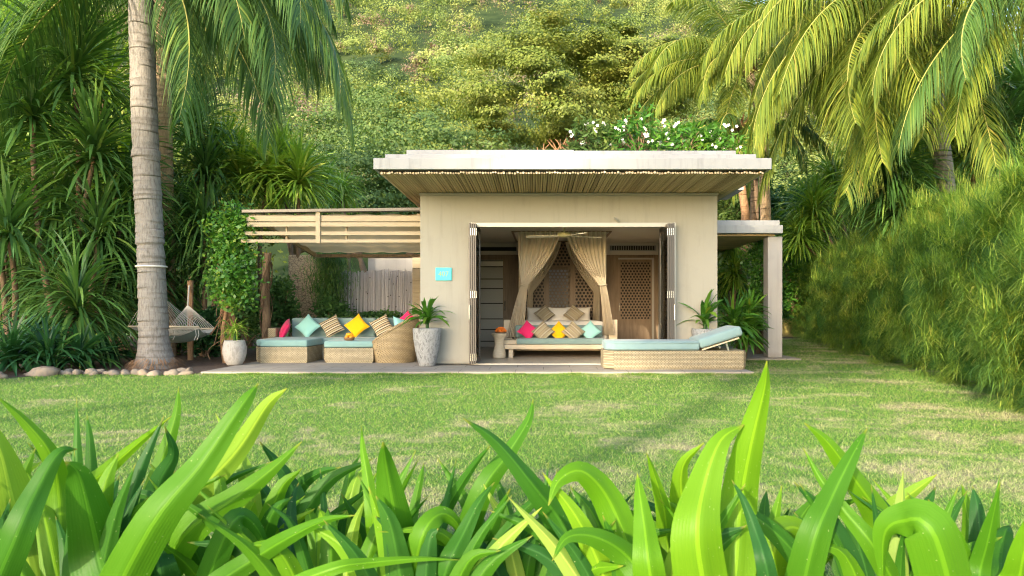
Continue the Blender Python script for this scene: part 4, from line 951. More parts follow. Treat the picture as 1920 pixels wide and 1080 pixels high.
c = P(284, 500, 12.1); pts_ = [np.array([c.x + .237 * math.cos(a), c.y + .237 * math.sin(a), c.z]) for a in np.linspace(0, 2 * math.pi, 33)]
ntube(tk, pts_, .018, 8); tag(tk.build('rope_band', MT['rope'], None, True), 'white rope tied round the grey palm trunk', 'rope')
# root fringe
nb = NB(); M = 420; th = rng.random(M) * 6.28; b = P(293, 690, 12.1); r_ = rng.uniform(.3, .42, M)
strips(nb, np.stack([b.x + np.cos(th) * r_, b.y + np.sin(th) * r_, rng.uniform(.03, .2, M)], 1), np.stack([np.cos(th), np.sin(th), -.5 * np.ones(M)], 1), rng.uniform(.08, .2, M), .012, .8, 2); nb.build('roots', MT['bark_red'], bpy.data.objects['palm_tree'])
palm('slim tan palm close behind the grey palm trunk', [tuple(P(316, 668, 15))[:2] + (0.0,), P(314, 480, 15), P(309, 250, 15), P(303, 0, 15), P(301, -70, 15)], .16, .15,
     [FR(0, 25, 4.4, 100, .7), FR(-35, 5, 4.6, 100, .75), FR(-60, 25, 4.2, 110, .7), FR(180, 5, 4.6, 95, .7), FR(215, 10, 4.4, 95, .7), FR(250, 15, 4.2, 100, .6), FR(150, 10, 4.4, 100, .7), FR(40, 10, 4.2, 95, .7), FR(100, 30, 4, 100, .5), FR(-15, -5, 5.0, 85, .8), FR(-28, -35, 4.6, 46, .9), FR(8, -30, 4.8, 50, .9), FR(-5, 15, 5.4, 100, .8)], bark='palmbark2', n=105, lw=.028, ll=.8)
Z0 = 0.02
def base_at(px, Y): return (PX(px, Y), Y, Z0)
def H(*hs): return [(PX(a, y), y, PZ(b, y), r * y / F_PX) for (a, b, y, r) in hs]
strap_tree('tall dracaena with three spiky heads left of the grey palm', base_at(120, 13.2), H((140, 140, 13.2, 135), (62, 222, 12.8, 130), (178, 292, 13.0, 120)), width=.05, n=120, droop=1.1)
strap_tree('dracaena with heads at the far left edge, middle height', base_at(20, 13.4), H((-10, 330, 13.2, 130), (15, 440, 12.6, 120), (-30, 180, 14, 130)), width=.05, n=110)
strap_tree('dracaena with drooping heads and a bare slanting stem, left of the hammock', base_at(150, 13.6), H((185, 445, 13.2, 110), (110, 400, 13.4, 115), (235, 385, 13.9, 105)), width=.045, n=120, droop=1.7, sway=.5)
strap_tree('dark dracaena filling the space behind the grey palm and hammock', base_at(250, 14.6), H((240, 500, 14.4, 110), (190, 540, 14.2, 100), (300, 540, 14.8, 90), (90, 520, 13.9, 120)), width=.045, n=110, droop=1.7)
strap_tree('dracaena with a low arching head above the stone edging', base_at(150, 12.6), H((145, 585, 12.3, 120),), width=.04, n=150, droop=2.0)
strap_tree('dracaena with dark narrow leaves right of the tan palm', base_at(370, 16), H((365, 250, 16.2, 85), (385, 330, 15.6, 95), (345, 400, 15.8, 85)), width=.045, n=120, droop=1.6)
strap_tree('dracaena with long hanging leaves behind the hammock post', base_at(380, 15), H((385, 430, 15, 95), (345, 470, 15.4, 85), (410, 500, 14.8, 70)), width=.04, n=110, droop=2.2)
strap_tree('back row dracaena behind the tall three-headed one', base_at(100, 16), H((200, 170, 16.2, 110), (100, 60, 16.5, 110), (20, 90, 16.2, 120), (230, 330, 16, 110), (60, 330, 16, 130)), mat='drac_yl', width=.05, n=110)  # yellow leaf material simulates sunlight on this back row
strap_tree('back row dracaena low behind the far left garden bed', base_at(40, 15.4), H((40, 520, 15, 130), (130, 480, 15.2, 130), (-60, 500, 15, 130), (220, 590, 15.4, 110)), width=.055, n=110, droop=1.8)
strap_tree('sunlit yellow-green yucca above the pergola, left one', base_at(470, 18.5), H((450, 335, 16.2, 78), (425, 300, 16.9, 70)), mat='drac_yl', width=.055, n=130, droop=1.1, name='yucca')
strap_tree('sunlit yellow-green yucca above the pergola, middle one', base_at(500, 18.5), H((503, 332, 16.2, 78),), mat='drac_yl', width=.055, n=150, droop=1.1, name='yucca')
strap_tree('greener yucca above the pergola, right one', base_at(560, 18), H((560, 342, 16.2, 76), (530, 305, 17.2, 60)), mat='drac_yl', width=.05, n=150, droop=1.1, name='yucca')
strap_tree('pale leggy yucca with tangled leaves near the villa roof', base_at(640, 19), H((640, 365, 19, 52), (615, 340, 19.4, 45)), mat='drac_yl', width=.035, n=70, droop=2.4, name='yucca')
# low lilies along the stones
for k, (q, y, r) in enumerate(((20, 11.1, .85), (90, 11.25, .8), (-40, 11.4, .9), (150, 11.6, .7), (55, 12.1, .9), (205, 12.6, .6))):
    t = thing('lily_plant', ['dark strappy lily at the stones, second from the left edge', 'dark strappy lily over the tan edging stones', 'dark strappy lily cut by the left edge of the photo', 'dark strappy lily at the right end of the left clump', 'tall dark strappy lily behind the front ones at far left', 'small strappy lily on bare soil left of the grey palm'][k], 'plant', (PX(q, y), y, 0), 'dark lilies behind the edging stones')
    nb = NB(); rosette(nb, (PX(q, y), y, .12), r, 130, .045, droop=1.7, nseg=6, low=.05); nb.build('leaves', MT['bushlow'], t)
# understory shrubs (left)
for k, (q, py, y, rx, rz, mat, lab) in enumerate(((330, 620, 15.5, .8, .8, 'tree_dark', 'dark shrub behind the hammock'), (385, 640, 14.6, .45, .5, 'bushlow', 'dark shrub between the hammock post and the white pot'), (455, 600, 14.6, .5, .75, 'tree_dark', 'dark leafy shrub behind the white pot'),
        (528, 570, 15.8, .45, .7, 'tree_dark', 'shrub in front of the tan stone wall'), (620, 590, 16.2, .5, .35, 'tree_dark', 'low dark shrub at the foot of the bamboo fence'), (700, 597, 16.3, .6, .2, 'tree_dark', 'low leafy plants behind the outdoor sofa back'),
        (160, 640, 17.5, 3.2, 1.7, 'tree_dark', 'large dark shrub mass at the back of the left garden'), (60, 420, 19.5, 3.0, 3.2, 'tree_dark', 'dark tall bush deep in the left garden'))):
    c = P(q, py, y); shrub(lab, (c.x, c.y, max(c.z, rz * .9)), (rx, rx * .7, rz), 9000 if rx > 2 else 2600, .075 if rx > 2 else .055, mat, 'shrub', None, 60 if rx > 2 else 22)
# hanging conifer in front of the bamboo fence
t = thing('conifer', 'dark feathery conifer hanging in front of the bamboo fence', 'tree', (PX(615, 16.4), 16.4, 0)); nb = NB(); M = 7000
u = rng.random(M); zc = PZ(575, 16.4) + u * (PZ(470, 16.4) - PZ(575, 16.4)); wdt = .15 + .35 * np.sin(u * 2.6); b = np.stack([PX(618, 16.4) + rng.normal(size=M) * wdt * .5, 16.35 + rng.normal(size=M) * .15, zc], 1)
strips(nb, b, np.stack([rng.normal(size=M) * .6, rng.normal(size=M) * .4, -rng.random(M) - .2], 1), rng.uniform(.08, .2, M), .012, .8, 2); nb.build('crown', MT['tree_dark'], t)
nb = NB(); ntube(nb, [(PX(600, 16.4), 16.4, 0), (PX(605, 16.4), 16.4, 1.2), (PX(618, 16.4), 16.4, 2.5)], .04, 7); nb.build('trunk', MT['bark'], t)
# vine-clad trunk left of pergola
vt = thing('vine_tree', 'twisted trunk wrapped in bright green vine at the pergola corner', 'tree', (PX(428, 13.2), 13.2, 0)); nb = NB()
for k in range(8):
    ph = rng.random() * 6.28; a_ = rng.uniform(.05, .14)
    ntube(nb, [np.array(P(425 + 6 * math.sin(s * 5 + k), 680 - s * 190, 13.2)) + np.array([a_ * math.cos(ph + s * 5), a_ * math.sin(ph + s * 5), 0]) for s in np.linspace(-.04, 1, 20)], np.linspace(.05, .03, 20) * rng.uniform(.3, 1.3), 6, .2)
for k in range(26):
    p0 = np.array(P(rng.uniform(410, 440), rng.uniform(560, 640), 13.15)); e = p0 + np.array([rng.normal() * .13, -.06, -rng.uniform(.2, .6)]); s = np.linspace(0, 1, 8)[:, None]
    ntube(nb, p0 * (1 - s) + e * s + np.array([rng.normal() * .09, 0, 0]) * np.sin(s * 3.14), .007, 4, .1)
nb.build('trunk', MT['bark_red'], vt); nb = NB()
cl = np.array([P(rng.normal(432, 14) + 8 * (k % 3 == 0), rng.uniform(388, 560), 12.5 + rng.normal() * .12) for k in range(70)]); w = rng.integers(0, 70, 5200)
cards(nb, cl[w] + rng.normal(size=(5200, 3)) * .11, .042, np.clip(.5 + (rng.random(70) * .6 - .3)[w] + rng.normal(size=5200) * .15, 0, 1), .2, .6, np.array([0, -.6, 0])); nb.build('crown', MT['ivy'], vt)

# hammock
hp = P(357, 528, 13.9); tag(MB().tube([(hp.x, hp.y, 0), (hp.x, hp.y, hp.z + .02)], .055, 10).build('hammock_post', MT['bark_red'], None), 'short brown timber post holding the hammock rope', 'post')
hm = thing('hammock', 'white rope hammock with green underside slung behind the grey palm', 'hammock', (-6.6, 13.2, .5))
n1 = P(352, 572, 13.55); nb = NB(); a0, a1 = P(314, 617, 13.4), P(403, 616, 13.3); b0, b1 = P(240, 612, 12.75), P(373, 613, 12.75); n0 = P(284, 540, 12.42)
MB().tube([hp + Vector((0, -.05, -.08)), n1], .014, 6).tube([n0, n0 + Vector((0, -.02, .3))], .014, 6).build('hang_rope', MT['rope'], hm)
for (n_, e0, e1) in ((n1, a0, a1), (n0, b0, b1)):
    nb = NB()
    for k in range(20): ntube(nb, [n_, e0.lerp(e1, k / 19)], .0045, 4)
    nb.build('cords', MT['rope'], hm)
MB().tube([a0, a1], .018, 8).build('spreader_bar', MT['palewood'], hm); MB().tube([b0, b1], .018, 8).build('spreader_bar', MT['palewood'], hm)
nb = NB()
def hs(u, v, dz=0): p = b0.lerp(b1, u).lerp(a0.lerp(a1, u), v); p = p + Vector((0, 0, -.10 * math.sin(math.pi * v) - .05 * math.sin(math.pi * u) + dz)); return p
for k in range(26):
    s = k / 25; ntube(nb, [hs(s, v) for v in np.linspace(0, 1, 9)], .005, 4); ntube(nb, [hs(v, s) for v in np.linspace(0, 1, 13)], .004, 4)
nb.build('net', MT['rope'], hm)
m = MB(); m.grid(lambda u, v: hs(u, v, -.03 - .14 * math.sin(math.pi * u) * (1 - v * .4)), 16, 10); m.build('cloth', MT['hamcloth'], hm, True)
nb = NB()
for q in (316, 326, 366, 371, 243): p = P(q, 616, 12.74); ntube(nb, [p, p + Vector((.02, 0, -.12)), p + Vector((-.02, 0, -.22))], .006, 4)
nb.build('tassels', MT['rope'], hm)

# edging stones
def stone(c, s, name='edging_stone', lab='', grp=None):
    m = MB(); bmesh.ops.create_icosphere(m.bm, subdivisions=2, radius=1)
    ph = rng.random(6) * 6; s = tuple(q * rng.uniform(.75, 1.3) for q in s)
    for v in m.bm.verts:
        k = 1 + .16 * math.sin(v.co.x * 3 + ph[0]) + .13 * math.sin(v.co.y * 4 + ph[1]) + .12 * math.sin(v.co.z * 4 + v.co.x * 2 + ph[2])
        v.co = Vector((c[0] + v.co.x * k * s[0], c[1] + v.co.y * k * s[1], c[2] + max(v.co.z * k, -.5) * s[2]))
    o = m.build(name, MT['rock'], None, True); return tag(o, lab, 'stone', grp)
x = -9.6; k = 0
while x < -5.75:
    s = rng.uniform(.07, .16) * (1.3 if x < -7.9 else .75); x += s * 1.05; yy = float(bed_edge(np.array(x))) + rng.normal() * .05
    col_ = 'beside the grey palm foot' if x > -7.9 else 'under the dark lilies at the left'
    stone((x, yy, s * .15), (s, s * .8, s * .62), lab='pale tan edging stone lying ' + col_, grp='edging stones ' + col_)
    if rng.random() < .55: stone((x + rng.normal() * .06, yy + rng.uniform(.15, .4), s * .25), (s * .7, s * .6, s * .5), lab='pale tan edging stone lying ' + col_, grp='edging stones ' + col_)
    x += s * .75

# ------------------------------------------------------------------ right side
pA = P(1400, 130, 20)
palm('sunlit coconut palm with tan trunk behind the villa roof on the right', [tuple(P(1431, 640, 20))[:2] + (0.0,), P(1436, 420, 20), P(1430, 250, 20), P(1418, 175, 20), pA], .17, .14,
     [FR(178, 22, 4.0, 92, .75), FR(200, 8, 3.9, 80, .8), FR(158, 35, 3.8, 95, .7), FR(188, 42, 4.1, 98, .7), FR(225, 10, 3.6, 90, .8), FR(250, 30, 3.6, 105, .7), FR(285, 15, 3.8, 100, .7), FR(320, 25, 3.8, 100, .7), FR(0, 15, 3.8, 95, .7), FR(30, 40, 3.8, 95, .6), FR(80, 45, 3.6, 95, .6), FR(120, 35, 3.6, 95, .6), FR(270, 62, 3.6, 90, .4), FR(215, 60, 3.8, 95, .5), FR(300, -30, 3.4, 50, .9), FR(240, -28, 3.2, 48, .9), FR(170, 8, 4.0, 75, .85), FR(210, 28, 4.0, 90, .8)], mat='frond_yl', bark='palmbark2', n=105, lw=.027, ll=.72)
palm('slender reddish palm leaning behind the low side canopy', [tuple(P(1392, 655, 19))[:2] + (0.0,), P(1394, 500, 19), P(1398, 400, 19), P(1388, 330, 19), P(1385, 240, 19)], .13, .11,
     [FR(200, 10, 2.6, 100, .8), FR(240, 20, 2.6, 100, .8), FR(300, 5, 2.8, 95, .8), FR(340, 15, 3.0, 95, .7), FR(160, 30, 2.6, 100, .7), FR(20, 30, 2.8, 95, .6), FR(90, 40, 2.6, 90, .5), FR(270, -15, 2.6, 70, .9)], mat='frond_dk', bark='bark_red', n=70)
palm('thick grey-brown palm stem between the two behind the canopy', [tuple(P(1412, 650, 20.5))[:2] + (0.0,), P(1415, 400, 20.5), P(1412, 270, 20.5), P(1470, 150, 20.5)], .14, .12,
     [FR(330, 10, 4.0, 95, .8), FR(300, 20, 3.8, 100, .7), FR(0, 30, 4.2, 95, .7), FR(260, 30, 3.6, 100, .7), FR(40, 30, 3.8, 95, .6), FR(200, 45, 3.6, 95, .6), FR(280, -10, 3.6, 75, .9)], mat='frond_yl', bark='bark', n=95, lw=.027, ll=.7)
pB = P(1730, -20, 14.5)
palm('large yellow-green palm whose fronds hang over the right of the lawn', [tuple(P(1790, 620, 14.8))[:2] + (0.0,), P(1780, 400, 14.8), P(1755, 200, 14.6), pB], .2, .17,
     [FR(205, 0, 4.9, 82, .8), FR(222, -15, 4.7, 68, .85), FR(190, 18, 5.0, 95, .75), FR(240, -8, 4.9, 78, .85), FR(258, 5, 4.6, 92, .8), FR(275, -10, 4.7, 75, .85), FR(292, 10, 4.6, 92, .8), FR(178, 30, 4.6, 100, .7), FR(165, 5, 4.4, 90, .8), FR(310, 0, 4.4, 85, .8),
      FR(335, 15, 4.2, 95, .7), FR(0, 20, 4.2, 95, .7), FR(60, 30, 4.2, 95, .6), FR(120, 30, 4.2, 95, .6), FR(232, 35, 4.6, 110, .7), FR(262, 40, 4.4, 115, .7), FR(212, -38, 4.8, 42, .9), FR(250, -42, 4.8, 40, .9), FR(200, -25, 4.9, 52, .88), FR(188, -10, 5.0, 68, .85), FR(228, -50, 5.0, 32, .92), FR(172, -30, 5.2, 50, .9), FR(270, -50, 4.8, 32, .92), FR(195, -45, 5.2, 38, .92)], mat='frond_yl', bark='palmbark', n=125, lw=.023, ll=.75)
palm('yellow-green palm set deeper, between the coconut palm and the large hanging fronds', [tuple(P(1720, 620, 18))[:2] + (0.0,), P(1690, 400, 18), P(1640, 200, 17.5), P(1580, 30, 17)], .17, .15,
     [FR(200, 10, 4.6, 88, .8), FR(215, -10, 4.6, 70, .85), FR(232, 8, 4.4, 90, .8), FR(180, 18, 4.6, 92, .8), FR(195, -28, 4.4, 52, .9), FR(250, -12, 4.2, 75, .85), FR(268, 6, 4.2, 90, .8), FR(285, -20, 4.2, 65, .85), FR(305, 5, 4.2, 88, .8), FR(330, 10, 4.2, 90, .8), FR(222, -45, 3.8, 36, .9), FR(205, -30, 5.4, 50, .9), FR(186, -38, 5.2, 42, .9), FR(238, -40, 5.0, 40, .9), FR(170, -45, 5.0, 38, .9), FR(160, 20, 4.2, 92, .7), FR(0, 25, 4.2, 95, .6), FR(90, 35, 4, 95, .6), FR(260, -45, 3.6, 38, .9)], mat='frond_yl', bark='palmbark', n=115, lw=.025, ll=.75)
pC = P(1965, -60, 11.5)
palm('dark green palm dropping fronds at the top right corner', [(PX(2075, 11.8), 11.8, 0), P(2060, 250, 11.8), pC], .2, .17,
     [FR(180, 0, 3.9, 82, .85, 'frond_yl'), FR(197, -12, 4.1, 70, .85, 'frond_dk'), FR(165, 10, 3.8, 90, .8, 'frond_yl'), FR(225, 5, 3.4, 90, .8), FR(150, 20, 3.8, 95, .7), FR(270, 10, 3.4, 95, .7), FR(30, 20, 3.6, 95, .6), FR(320, 20, 3.6, 95, .6), FR(90, 30, 3.6, 95, .6), FR(190, -38, 3.9, 42, .9, 'frond_yl'), FR(180, -28, 4.2, 50, .9, 'frond_dk')], mat='frond_dk', n=120, lw=.021, ll=.75)  # dark and yellow frond colours stand in for shaded and sunlit fronds
strap_tree('glossy green dracaena head above the feathery hedge, nearer one', base_at(1700, 15), H((1665, 340, 14.6, 105), (1690, 400, 14.4, 70)), n=260, width=.04, droop=1.5)
strap_tree('bright dracaena behind the hanging fronds at upper right', base_at(1735, 17), H((1720, 245, 17, 100), (1790, 300, 16.6, 90)), mat='drac_yl', n=200, width=.045, droop=1.4)
strap_tree('dark dracaena at the upper right edge behind the hedge', base_at(1860, 16), H((1870, 270, 15.6, 120), (1810, 210, 16.4, 110), (1930, 200, 16, 120)), n=200, width=.045, droop=1.4)
# vine pillar under side canopy
vp = thing('vine_column', 'vine-covered trunk under the low side canopy', 'vine', (PX(1428, 15.6), 15.6, 0)); nb = NB()
for k in range(34):
    q = rng.uniform(1413, 1442); s = np.linspace(0, 1, 14); ph = rng.random() * 6
    ntube(nb, [np.array([PX(q + 5 * math.sin(ph + u * 6), 15.5), 15.5 + rng.normal() * .03 + .1 * math.sin(ph), .03 + u * (1.2 + 1.2 * (k % 3 == 0))]) for u in s], .011, 4, .3)
nb.build('stems', MT['bark'], vp); nb = NB(); cl = np.array([P(rng.normal(1428, 12), rng.uniform(450, 610), 15.4) for k in range(46)]); w = rng.integers(0, 46, 3400)
cards(nb, cl[w] + rng.normal(size=(3400, 3)) * .1, .04, np.clip(rng.normal(.3, .2, 3400), 0, 1), .1, .6, np.array([0, -.7, 0])); nb.build('foliage', MT['ivy'], vp)
# shrubs and plants seen through the gap on the right
for (q, py, y, rx, rz, mat, lab, nl, lf) in ((1375, 560, 18.9, .6, .9, 'ivy', 'bright shrub behind the canopy next to the villa', 2600, .06), (1372, 390, 22, .9, .9, 'tree_green', 'green bush rising between villa roof and side canopy', 4500, .07),
        (1475, 400, 24, 1.3, 1.3, 'tree_dark', 'dark round tree crown right of the side canopy', 9000, .08), (1485, 500, 23, .7, 1.5, 'ivy', 'bright green shrub right of the canopy pillar', 4500, .07), (1500, 570, 24.5, .9, .6, 'ivy', 'low leafy shrub on top of the yellow wall', 3600, .07), (1540, 470, 25, 1.8, 2.2, 'tree_green', 'tall shrub behind the far end of the hedge', 8000, .08)):
    c = P(q, py, y); shrub(lab, (c.x, c.y, max(c.z, rz * .9)), (rx, rx * .8, rz), nl, lf, mat)
strap_tree('tall sunny dracaena clump between the side canopy and the hedge end', base_at(1640, 21.5), H((1525, 400, 21, 70), (1560, 340, 21.5, 75), (1500, 450, 21, 55)), mat='drac_yl', width=.05, n=130, droop=1.5)
strap_tree('small bright dracaena behind the planter at the right wall', base_at(1385, 17.6), H((1378, 520, 17.4, 50), (1372, 470, 18, 45)), mat='drac_yl', width=.04, n=110, droop=1.9)
strap_tree('low green dracaena behind the raised lounger back', base_at(1395, 13.2), H((1375, 612, 13.1, 52), (1400, 628, 13.3, 42), (1405, 590, 13.6, 36)), mat='ivy', width=.05, n=50, droop=1.3, stem=.02)
MB().box(PX(1466, 25.5), PX(1560, 25.5), 25.5, 25.8, 0, PZ(597, 25.5), .01).build('low_wall', MT['yellowwall'])
tag(bpy.data.objects['low_wall'], 'low yellow garden wall at the far end of the lawn', 'wall')
# plumeria on the roof
for k, (q, py, rx, nl, nf, lab) in enumerate(((1108, 262, .62, 1100, 9, 'leafy white-flowered plumeria at the left of the roof garden'), (1200, 255, .75, 700, 12, 'taller sparse white-flowered plumeria in the middle of the roof garden'), (1285, 262, .7, 900, 9, 'white-flowered plumeria at the right of the roof garden'), (1360, 272, .5, 500, 5, 'small thin plumeria at the right end of the roof garden'))):
    c = P(q, py, 15.2); z = max(c.z, 3.9); shrub(lab, (c.x, 15.2, z), (rx, .5, .42 + .12 * (k == 1)), int(nl * 1.05), .085, 'ivy' if k != 0 else 'tree_green', 'plumeria', 'plumerias along the flat roof', 22, nf, .3)
MB().box(PX(1050, 15), PX(1385, 15), 14.6, 15.9, PZ(281, 10.9) + .003, 3.66, .01).build('roof_planter', MT['roofpaint'], None); tag(bpy.data.objects['roof_planter'], 'long low planter box on the flat villa roof', 'planter')

# feathery hedge
hd = thing('hedge', 'tall feathery casuarina hedge along the right side of the lawn', 'hedge', (5.9, 11.1, 0))
ly = np.array([4.6, 6.5, 8.5, 11.1, 15, 18.9, 23, 26]); lx = np.interp(ly, [4.6, 6.5, 11.1, 18.9, 26], [4.15, 4.72, 5.95, 7.75, 9.3])
def hedge_pt(u, v, inset=0.0):
    Yh = np.interp(u, np.linspace(0, 1, len(ly)), ly); Xh = np.interp(u, np.linspace(0, 1, len(ly)), lx)
    Ht = 2.30 + .5 * np.clip((Yh - 6) / 6, 0, 1) + .16 * np.sin(Yh * 1.7) + .12 * np.sin(Yh * 3.9 + 1)
    Ht = Ht * np.clip(1 - (Yh - 22) / 14, .6, 1)
    lump = .24 * np.sin(Yh * 2.3 + v * 5) + .17 * np.sin(Yh * 5.1 - v * 7 + 1) + .08 * np.sin(Yh * 11 + v * 13)
    f = np.clip(v, 0, 1); z = Ht * np.where(v < 1, np.sin(f * np.pi / 2) ** .9, 1.0 + .12 * np.sin((v - 1) * 3)); bul = -.25 * np.sin(np.clip(f * 1.15, 0, 1) * np.pi) + .9 * f ** 3.2 + lump + .25
    X_ = Xh + bul + np.maximum(v - 1, 0) * 3.2 + inset; return X_, Yh - .3 * f, z - inset * .45
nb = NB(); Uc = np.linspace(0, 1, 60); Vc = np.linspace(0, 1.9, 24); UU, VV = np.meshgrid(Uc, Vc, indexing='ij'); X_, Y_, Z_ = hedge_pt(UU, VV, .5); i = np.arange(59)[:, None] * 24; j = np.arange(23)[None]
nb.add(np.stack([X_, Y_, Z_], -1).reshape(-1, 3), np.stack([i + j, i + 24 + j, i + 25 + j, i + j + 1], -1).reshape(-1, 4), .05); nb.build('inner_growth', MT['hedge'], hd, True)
nb = NB(); K = 4600; u = rng.random(K) ** 1.25; v = rng.random(K) * 1.75; X_, Y_, Z_ = hedge_pt(u, v, rng.uniform(-.02, .28, K)); Cc = np.stack([X_, Y_, np.maximum(Z_, .05)], 1)
out = np.stack([-np.cos(np.clip(v, 0, 1) * 1.2), -.25 * np.ones(K) + rng.normal(size=K) * .35, .15 + np.sin(np.clip(v, 0, 1.2) * 1.3) * .9], 1) + rng.normal(size=(K, 3)) * .3
cv = np.clip(rng.normal(.42, .22, K) + .14 * (v > .8), 0, 1); per = 64  # upper clumps coloured lighter, standing in for sun on the hedge top
W = np.repeat(np.arange(K), per); M = len(W); D = nrm(out)[W] + rng.normal(size=(M, 3)) * .55; B = Cc[W] + rng.normal(size=(M, 3)) * .05
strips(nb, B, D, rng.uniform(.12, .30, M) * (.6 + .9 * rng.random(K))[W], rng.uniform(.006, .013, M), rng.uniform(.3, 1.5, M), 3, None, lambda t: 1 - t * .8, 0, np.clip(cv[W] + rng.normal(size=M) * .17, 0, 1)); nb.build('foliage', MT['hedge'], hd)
nb = NB(); M = 520; u = rng.random(M) ** 1.1; v = rng.uniform(.75, 1.7, M); X_, Y_, Z_ = hedge_pt(u, v, 0); D = np.stack([-.5 * np.ones(M), rng.normal(size=M) * .6 - .2, .7 + rng.random(M)], 1); B0 = np.stack([X_, Y_, Z_], 1); D = nrm(D); Ls = rng.uniform(.35, .85, M)
strips(nb, B0, D, Ls, .009, .9, 5, None, lambda t: 1 - t * .7)
for q in (.35, .5, .65, .8, .92):
    for rep in range(3): strips(nb, B0 + D * (Ls * q)[:, None] - np.array([0, 0, .2]) * (Ls * q * q)[:, None], D + rng.normal(size=(M, 3)) * .5, Ls * .3, .006, .8, 2, None, lambda t: 1 - t * .8)
nb.build('long_shoots', MT['hedge'], hd)

# ------------------------------------------------------------------ trees behind the villa
leafy_tree('broad golden-green rain tree with bare orange limbs behind the roof', (PX(1150, 30), 30, -.2), 9, (PX(1040, 30), 30, 10.3, 5.0, 3.5, 3.6), 4, 11, .068, 74000, 'tree_gold', 'bark_red', .34, (-.3, 0), .2, fork=.55, cl=1.2, bare=-.42)
leafy_tree('golden tree with spreading limbs just left of the right palms', (PX(1200, 33), 33, -.2), 9, (PX(1185, 33), 33, 11.6, 3.8, 3, 3.2), 4, 12, .072, 40000, 'tree_gold', 'bark_red', .32, (-.3, 0), .2, fork=.62, cl=1.1, bare=-.3)
leafy_tree('layered mid-green tree behind the left end of the roof', (PX(760, 26), 26, -.1), 7, (PX(790, 26), 26, 6.6, 4.2, 3, 1.6), 4, 13, .065, 44000, 'tree_green', 'bark', .2, (0, 0), .2, fork=.4, cl=1.1)
leafy_tree('dark green tree between pergola and villa roof', (PX(690, 23), 23, -.1), 6, (PX(668, 23), 23, 5.0, 1.9, 1.8, 1.7), 4, 14, .06, 28000, 'tree_green', 'bark', .16, (0, 0), .25, fork=.35, cl=.8)
leafy_tree('pale green airy tree on the lower hillside left of centre', (PX(690, 42), 42, 3), 9, (PX(690, 42), 42, 12.0, 4.0, 3, 3.2), 4, 15, .085, 44000, 'tree_green', 'bark_red', .25, (0, 0), .3, fork=.35, cl=1.3)
leafy_tree('light yellow-green tree on the lower hillside behind the roof centre', (PX(850, 40), 40, 2.5), 9, (PX(860, 40), 40, 12.2, 4.0, 3, 3.2), 4, 16, .085, 44000, 'tree_gold', 'bark_red', .25, (0, 0), .3, fork=.35, cl=1.3)
leafy_tree('yellow-green tree filling the gap under the left palm fronds', (PX(570, 30), 30, -.1), 8, (PX(575, 30), 30, 7.2, 3.0, 2.5, 3.0), 4, 17, .07, 34000, 'tree_green', 'bark', .22, (0, 0), .25, fork=.3, cl=1.0)
leafy_tree('golden sunlit tree behind the dracaenas at the top left', (PX(60, 24), 24, -.1), 9, (PX(90, 24), 24, 7.6, 4.5, 2.5, 4.6), 4, 18, .11, 34000, 'tree_gold', 'bark', .25, (0, 0), .3, fork=.25, cl=1.2)
leafy_tree('green tree behind the tan palm trunk', (PX(360, 25), 25, -.1), 8, (PX(380, 25), 25, 6.0, 3.6, 2.5, 4.0), 4, 19, .10, 26000, 'tree_gold', 'bark', .22, (0, 0), .3, fork=.25, cl=1.1)
leafy_tree('green tree closing the view behind the right-hand palms', (PX(1640, 27), 27, -.1), 9, (PX(1640, 27), 27, 7.2, 5.5, 2.5, 5.0), 4, 20, .11, 36000, 'tree_gold', 'bark', .25, (0, 0), .3, fork=.25, cl=1.3)
leafy_tree('green tree behind the dark palm at the right edge', (PX(1900, 22), 22, -.1), 8, (PX(1900, 22), 22, 6.2, 4.5, 2.5, 5.0), 4, 21, .10, 30000, 'tree_green', 'bark', .22, (0, 0), .3, fork=.25, cl=1.3)

# trees standing behind the viewer: they shade the terrace and the left garden
for k, (x, y, H_, cz, rx, rz, nl) in enumerate(((-19.6, -22, 14, 14.4, 1.9, 2.6, 11000), (-25.0, -21, 14, 14.4, 4.0, 3.2, 18000), (-14.0, -23, 14, 14.7, 2.9, 2.6, 6500))):
    leafy_tree(['narrow shade tree behind the viewer', 'widest shade tree behind the viewer', 'small high shade tree behind the viewer'][k], (x, y, 0), H_, (x, y, cz, rx, 2.6, rz), 3, 40 + k, .2, nl, 'tree_green', 'bark', .16, (0, 0), .4, fork=.68, cl=1.5)

